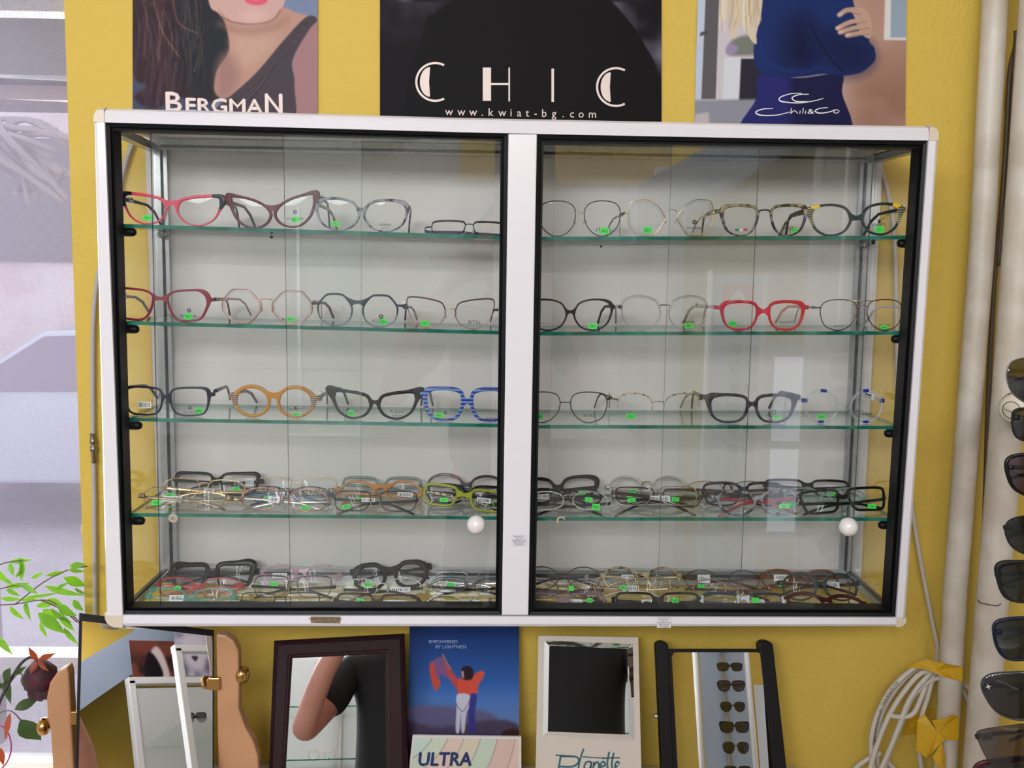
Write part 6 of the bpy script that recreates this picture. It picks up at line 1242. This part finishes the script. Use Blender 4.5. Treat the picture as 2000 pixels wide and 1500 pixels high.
# ------------------------------------------------------------------ rear of the shop, seen only in mirrors and panes
m_grey = mat('grey_white_laminate', 'C9C9C6', .4); m_wht = mat('white_laminate', 'E4E2E0', .3); m_yel2 = mat('yellow_rear_paint', 'E2BE52', .7, noise=2, c2='DCB84C')
m_blu = mat('blue_grey_soffit_paint', '93A0B0', .6)
RB = RY+.001
b = MB(); b.box((.86, RB, FLZ), (RX, RB+.02, CEZ), m_yel2); b.box((-.2, RB, .55), (.86, RB+.02, CEZ), m_yel2); struct(b, 'wall_rear_panel')
sf = [(.6, .52), (.6, .26), (1.24, .66), (2.28, 1.28), (1.95, 1.28), (1.41, .97)]; k_ = len(sf)
b = MB(); b.add([Vector((x, RB+.4, z)) for x, z in sf]+[Vector((x, RB+.021, z)) for x, z in sf], [tuple(range(k_)), tuple(range(k_, 2*k_))[::-1]]+[(j, k_+j, k_+(j+1) % k_, (j+1) % k_) for j in range(k_)], m_blu)
struct(b, 'ceiling_soffit')
# white door post
r = empty('door_1', (.82, RB+.03, FLZ)); tag(r, kind='structure')
b = MB(); b.box((-.09, 0, 0), (.06, .05, 2.05), m_wht); b.build('door_post', r, bevel=.004)
# shelving with glass shelves and counter
r = empty('shelf_unit', (-.45, RB+.02, FLZ)); tag(r, 'pale shelving with glass shelves on the rear wall, seen only in mirrors', 'shelves')
b = MB(); b.box((-1.3, 0, .82), (1.05, .02, 1.85), m_grey); b.build('back_panel', r)
for x in (-1.3, -.52, .26, 1.04):
    b = MB(); b.box((x-.008, .02, .82), (x+.008, .045, 1.85), m_alu); b.build('upright', r)
RS = [1.56, 1.32, 1.08]
for z in RS:
    b = MB(); b.box((-1.28, .02, z), (1.03, .26, z+.006), m_shelf); b.box((-1.28, .26, z), (1.03, .262, z+.006), m_edge); b.build('glass_shelf', r)
b = MB(); b.box((-1.3, 0, 0), (1.05, .5, .78), m_wht); b.box((-1.31, 0, .78), (1.06, .52, .82), m_wht); b.build('base_cabinet', r, bevel=.004)
protos = [o for o in SC.objects if o.name in ('eyeglasses', 'eyeglasses.008', 'eyeglasses.012', 'eyeglasses.020', 'eyeglasses.005')]
rq = random.Random(4); cnt = 0
for zi, z in enumerate(RS[:2]):
    for i in range(8):
        pr_ = protos[(i*3+zi) % len(protos)]; x = -1.15+.27*i+rq.uniform(-.03, .03)
        o = pr_.copy(); COL.objects.link(o); o.matrix_world = Matrix.Translation((-.45+x, RB+.02+.2, FLZ+z+.008)) @ Matrix.Rotation(math.pi, 4, 'Z')
        for c_ in pr_.children:
            if c_.name.split('.')[0] in ('lens_print', 'barcode_tag', 'nose_pad'): continue
            q = c_.copy(); COL.objects.link(q); q.parent = o
        o['label'] = 'eyeglasses displayed on the glass shelves of the rear wall, seen only in mirrors'; o['group'] = 'eyeglasses on the rear wall shelves'; o.name = 'eyeglasses'
# sunglasses rack with arrow sign
r = empty('display_rack', (1.05, RB+.42, FLZ)); tag(r, 'tall pale blue rack of sunglasses, reflected in the black framed mirror', 'rack')
m_rk = mat('pale_blue_rack_panel', 'AEBBCB', .35); m_red = mat('red_sign_print', 'C8202E', .4)
b = MB(); b.box((-.10, 0, .05), (.12, .012, 1.55), m_rk); b.build('rack_panel', r)
for x in (-.12, .125):
    b = MB(); b.tube([(x, .012, .0), (x, .012, 1.57)], .013, m_wht, n=10); b.build('side_rail', r)
b = MB(); b.box((-.002, .012, .1), (.008, .03, 1.5), m_alu); b.build('centre_rail', r)
b = MB(); b.box((-.16, -.2, 0), (.16, .2, .02), m_wht); b.build('rack_base', r)
sg = [o for o in SC.objects if o.name.split('.')[0] == 'sunglasses']; gl_ = [o for o in SC.objects if o.name in ('eyeglasses.008', 'eyeglasses.012', 'eyeglasses.003')]
k = 0
for i, z in enumerate([1.30-.088*j for j in range(13)]):
    src = sg[i % 5] if i < 7 else gl_[i % len(gl_)]
    o = src.copy(); COL.objects.link(o); sc_ = .6 if i < 7 else .72
    sc_ = .78; o.matrix_world = Matrix.Translation((1.055, RB+.42+.17, FLZ+z)) @ Matrix.Rotation(math.pi, 4, 'Z') @ Matrix.Scale(1.0, 4)
    for c_ in src.children:
        if c_.name.split('.')[0] in ('lens_print', 'barcode_tag', 'nose_pad', 'price_sticker'): continue
        q = c_.copy(); COL.objects.link(q); q.parent = o
    o.name = src.name.split('.')[0]; o['label'] = 'glasses hanging on the pale blue rack, reflected in the black framed mirror'; o['group'] = 'glasses on the reflected rack'; o['category'] = 'glasses'
b = MB(); b.box((-.075, 0, 0), (.075, .003, .11), m_red); P4 = [(-.055, .018), (-.03, .018), (0, .05), (.03, .018), (.055, .018), (.0, .088)]
b.add([Vector((x, .0035, z)) for x, z in P4], [(0, 1, 2, 5), (2, 3, 4, 5)], m_wht); o = b.build('arrow_sign'); o.location = (1.05, RB+.47, FLZ+1.40); tag(o, 'red sign with a white house-shaped arrow on the rack, seen in reflections', 'sign')
# picture and glazed shop front at the right
p = Paint(0, 0, 100, 100, 2); n = p.noise(14, 3); p.put(np.ones_like(p.X), (196, 190, 204)); p.put(np.clip(n*1.4-.3, 0, 1), (120, 112, 136)); p.smooth([(30, 20), (60, 10), (85, 30), (80, 70), (55, 90), (30, 70)], (214, 206, 214), soft=14); p.smooth([(40, 38), (48, 36), (47, 43), (40, 43)], (40, 36, 48), soft=3); p.smooth([(64, 38), (73, 37), (72, 44), (64, 44)], (40, 36, 48), soft=3); p.smooth([(48, 60), (64, 60), (56, 70)], (60, 50, 60), soft=4)
x0, x1 = 1.90, 1.66
tag(p.object('picture', [Vector((x0, RB+.44, 1.0)), Vector((x1, RB+.44, 1.0)), Vector((x1, RB+.44, .738)), Vector((x0, RB+.44, .738))], m_print, rear=True), 'violet grey animal picture on the rear wall, seen only in reflections', 'picture')
p = Paint(0, 0, 100, 60, 2); p.put(np.ones_like(p.X), (110, 60, 48)); p.put(np.clip(p.noise(16, 9)*1.8-.7, 0, 1), (40, 26, 26)); p.smooth([(20, 60), (30, 20), (45, 10), (60, 30), (50, 60)], (206, 190, 186), soft=5); p.smooth([(35, 60), (44, 30), (62, 20), (74, 60)], (24, 20, 24), soft=4)
tag(p.object('picture', [Vector((1.66, RB+.43, .93)), Vector((1.40, RB+.43, .93)), Vector((1.40, RB+.43, .738)), Vector((1.66, RB+.43, .738))], m_print, rear=True), 'brown and black picture on the rear wall, seen only in the left mirror', 'picture')
r = empty('window_2', (1.85, RB+.03, -1.25)); tag(r, kind='structure')
m_sky = em('daylight_in_shopfront', 'E6EEFF', 1.6)
for i, (a, c) in enumerate(((-.5, -.2), (-.17, .13), (.16, .5))):
    for z0, z1 in ((.1, .52), (.56, .98)):
        b = MB(); b.box((a, 0, z0), (c, .006, z1), m_sky); b.build('window_pane', r)
b = MB(); b.box((-.55, 0, .05), (.55, .004, 1.03), m_wht); b.build('window_frame', r)
# white framed show case under the picture
r = empty('show_case', (1.84, RB+.62, FLZ)); tag(r, 'white framed glass show case near the rear wall, seen in the left mirror', 'cabinet')
for x in (-.45, .45):
    for y in (-.2, .2):
        b = MB(); b.box((x-.018, y-.018, 0), (x+.018, y+.018, 2.14), m_wht); b.build('post', r, bevel=.004)
for z in (.35, 2.12):
    for y in (-.2, .2):
        b = MB(); b.box((-.47, y-.018, z), (.47, y+.018, z+.036), m_wht); b.build('rail', r, bevel=.004)
b = MB(); b.box((-.44, -.19, 1.5), (.44, .19, 1.506), m_shelf); b.build('glass_shelf', r); b = MB(); b.box((-.44, -.19, 1.80), (.44, .19, 1.806), m_shelf); b.build('glass_shelf', r)
b = MB(); b.box((-.44, -.19, 0), (.44, .19, .35), m_wht); b.build('base', r); b = MB(); b.box((-.43, -.2, .39), (.43, -.19, 2.1), m_grey); b.build('back_panel', r)
for i in range(5):
    src = sg[(i+2) % 7]; o = src.copy(); COL.objects.link(o); o.matrix_world = Matrix.Translation((1.84-.34+.165*i, RB+.62+.12, FLZ+1.81)) @ Matrix.Rotation(math.pi, 4, 'Z')
    for c_ in src.children:
        if c_.name.split('.')[0] in ('lens_print', 'barcode_tag', 'nose_pad', 'price_sticker'): continue
        q = c_.copy(); COL.objects.link(q); q.parent = o
    o.name = 'sunglasses'; o['label'] = 'sunglasses standing inside the reflected show case'; o['group'] = 'sunglasses in the reflected show case'; o['category'] = 'sunglasses'
# ------------------------------------------------------------------ the photographer
def skin(name, V, E, m, parent, root=0, sub=2, loc=(0, 0, 0)):
    me = bpy.data.meshes.new(name); me.from_pydata([Vector(v[:3]) for v in V], E, []); me.materials.append(m)
    o = bpy.data.objects.new(name, me); COL.objects.link(o); me.skin_vertices.new() if False else None
    md = o.modifiers.new('skin', 'SKIN'); md.use_smooth_shade = True; md.branch_smoothing = .6
    for i, v in enumerate(V):
        r_ = v[3]; s_ = me.skin_vertices[0].data[i]; s_.radius = (r_, r_) if not isinstance(r_, tuple) else r_; s_.use_root = (i == root)
    sb = o.modifiers.new('sub', 'SUBSURF'); sb.levels = sub; sb.render_levels = sub; o.parent = parent; return o
PX0, PY0 = -.02, -1.74
r = empty('person', (PX0, PY0, FLZ)); tag(r, 'person in a black T-shirt holding up a phone, seen in the mirrors', 'person')
m_skin = mat('skin', 'C48A78', .5, noise=12, c2='BC8070', sub=.1); m_tee = mat('black_cotton', '0C0D10', .85, bump=.2, bs=30); m_jean = mat('dark_denim', '1E2430', .8)
def Pp(x, y, z, q): return (x, y, z, q)
EZ = 1.58                                   # phone height above the floor
V = [Pp(0, 0, .93, (.15, .11)), Pp(0, 0, 1.08, (.14, .1)), Pp(0, -.01, 1.25, (.16, .11)), Pp(0, -.01, 1.39, (.13, .09)), Pp(0, 0, 1.47, .055), Pp(0, .02, 1.54, .056)]
E = [(0, 1), (1, 2), (2, 3), (3, 4), (4, 5)]
def chain(V, E, start, pts):
    k = start
    for q in pts: V.append(q); E.append((k, len(V)-1)); k = len(V)-1
    return k
for s in (-1, 1):
    k = chain(V, E, 3, [Pp(s*.17, 0, 1.40, .058), Pp(s*.25, .06, 1.27, .05), Pp(s*.335, .14, 1.15, .042), Pp(s*.27, .25, 1.33, .037), Pp(s*.17, .32, 1.49, .026), Pp(s*.115, .335, 1.545, (.030, .018))])
    palm = k
    for j, (dx, dz) in enumerate(((.0, .045), (-.004, .025), (-.006, .006), (-.004, -.012))):
        bx = s*.105; chain(V, E, palm, [Pp(bx+s*.002, .352, EZ-.015+dz*.7, .0095), Pp(s*(.092), .385, EZ-.01+dz, .0085), Pp(s*(.075+.003*j), .398, EZ-.006+dz, .0078)])
    chain(V, E, palm, [Pp(s*.085, .335, EZ-.045, .011), Pp(s*.062, .352, EZ-.028, .0095)])
    k = chain(V, E, 0, [Pp(s*.09, 0, .86, .085), Pp(s*.1, .02, .5, .055), Pp(s*.1, -.01, .1, .036), Pp(s*.1, .02, .045, .04), Pp(s*.11, .15, .03, .03)])
body = skin('body', V, E, m_skin, r)
# head, built with a shaped profile
b = MB(); rings = []
for i in range(15):
    t_ = i/14; z = 1.52+.235*t_; w_ = .074*math.sin(math.pi*min(.97, .14+t_*.84))**.55; d_ = .094*math.sin(math.pi*min(.97, .12+t_*.86))**.5
    if t_ < .3: w_ *= .72+.93*t_
    ring = []
    for k in range(24):
        a = 2*math.pi*k/24; x = w_*math.cos(a); y = d_*math.sin(a)+.03
        if math.sin(a) > .9 and .42 < t_ < .62: y += .016*(1-abs(t_-.48)*5) if abs(x) < .02 else 0
        if math.sin(a) > .75 and .58 < t_ < .68 and .02 < abs(x) < .05: y -= .006
        ring.append(Vector((x, y, z)))
    rings.append(ring)
b.loft(rings, m_skin); b.build('head', r)
for s in (-1, 1):
    b = MB(); b.lathe((s*.03, .108, 1.655), (0, 1, 0), [(0, .011), (.006, .009), (.009, .005), (.0095, .0002)], m_white_ink, 10); b.lathe((s*.03, .1165, 1.655), (0, 1, 0), [(0, .005), (.0015, .0002)], m_ink, 10); b.build('eye', r)
    b = MB(); b.lathe((s*.072, .02, 1.64), (s, .3, 0), [(0, .018), (.006, .022), (.010, .019), (.006, .012), (.006, .0002)], m_skin, 12); b.build('ear', r)
b = MB(); b.tube(cr([(-.022, .118, 1.585), (0, .126, 1.583), (.022, .118, 1.585)], 4, False), [.003]*9, mat('lips', 'A85A56', .45), n=6); b.build('mouth', r)
b = MB(); b.tube([(0, .12, 1.66), (0, .136, 1.625), (0, .125, 1.612)], [.006, .011, .008], m_skin, n=8); b.build('nose', r)
m_hair = mat('short_brown_hair', '2E2018', .7, bump=.6, bs=160)
b = MB(); rings = []
for i in range(9):
    t_ = i/8; z = 1.63+.135*t_; q = math.cos(t_*math.pi/2*.97)**.5
    rings.append([Vector((.082*q*math.cos(a), .1*q*math.sin(a)+.022-(.028*max(0, math.sin(a))*(1-t_)*1.6), z+.03*max(0, math.sin(a))*(1-t_))) for a in [2*math.pi*k/22 for k in range(22)]])
b.loft(rings, m_hair); b.build('hair', r)
V = [Pp(0, 0, .84, (.178, .138)), Pp(0, 0, 1.08, (.165, .125)), Pp(0, -.01, 1.25, (.185, .13)), Pp(0, -.01, 1.38, (.15, .1)), Pp(0, 0, 1.45, .07)]; E = [(0, 1), (1, 2), (2, 3), (3, 4)]
for s in (-1, 1): chain(V, E, 3, [Pp(s*.17, 0, 1.405, .075), Pp(s*.235, .05, 1.30, .072), Pp(s*.27, .08, 1.25, .07)])
skin('t_shirt', V, E, m_tee, r)
V = [Pp(0, 0, .95, (.155, .12)), Pp(0, 0, .86, (.16, .125))]; E = [(0, 1)]
for s in (-1, 1): chain(V, E, 1, [Pp(s*.09, 0, .8, .095), Pp(s*.1, .02, .5, .07), Pp(s*.1, -.01, .12, .062)])
skin('trousers', V, E, m_jean, r)
for s in (-1, 1):
    V = [Pp(s*.1, -.03, .045, .045), Pp(s*.1, .06, .042, .047), Pp(s*.112, .17, .036, .038)]; skin('shoe', V, [(0, 1), (1, 2)], m_blk, r)
b = MB(); b.box((CP.x-.08, CP.y-.012, CP.z-.048), (CP.x+.08, CP.y-.004, CP.z+.03), mat('phone_body', '1A1A1E', .2)); o = b.build('phone', org=(CP.x, CP.y-.008, CP.z-.04)); tag(o, 'dark phone held up by the person in the black T-shirt', 'phone')
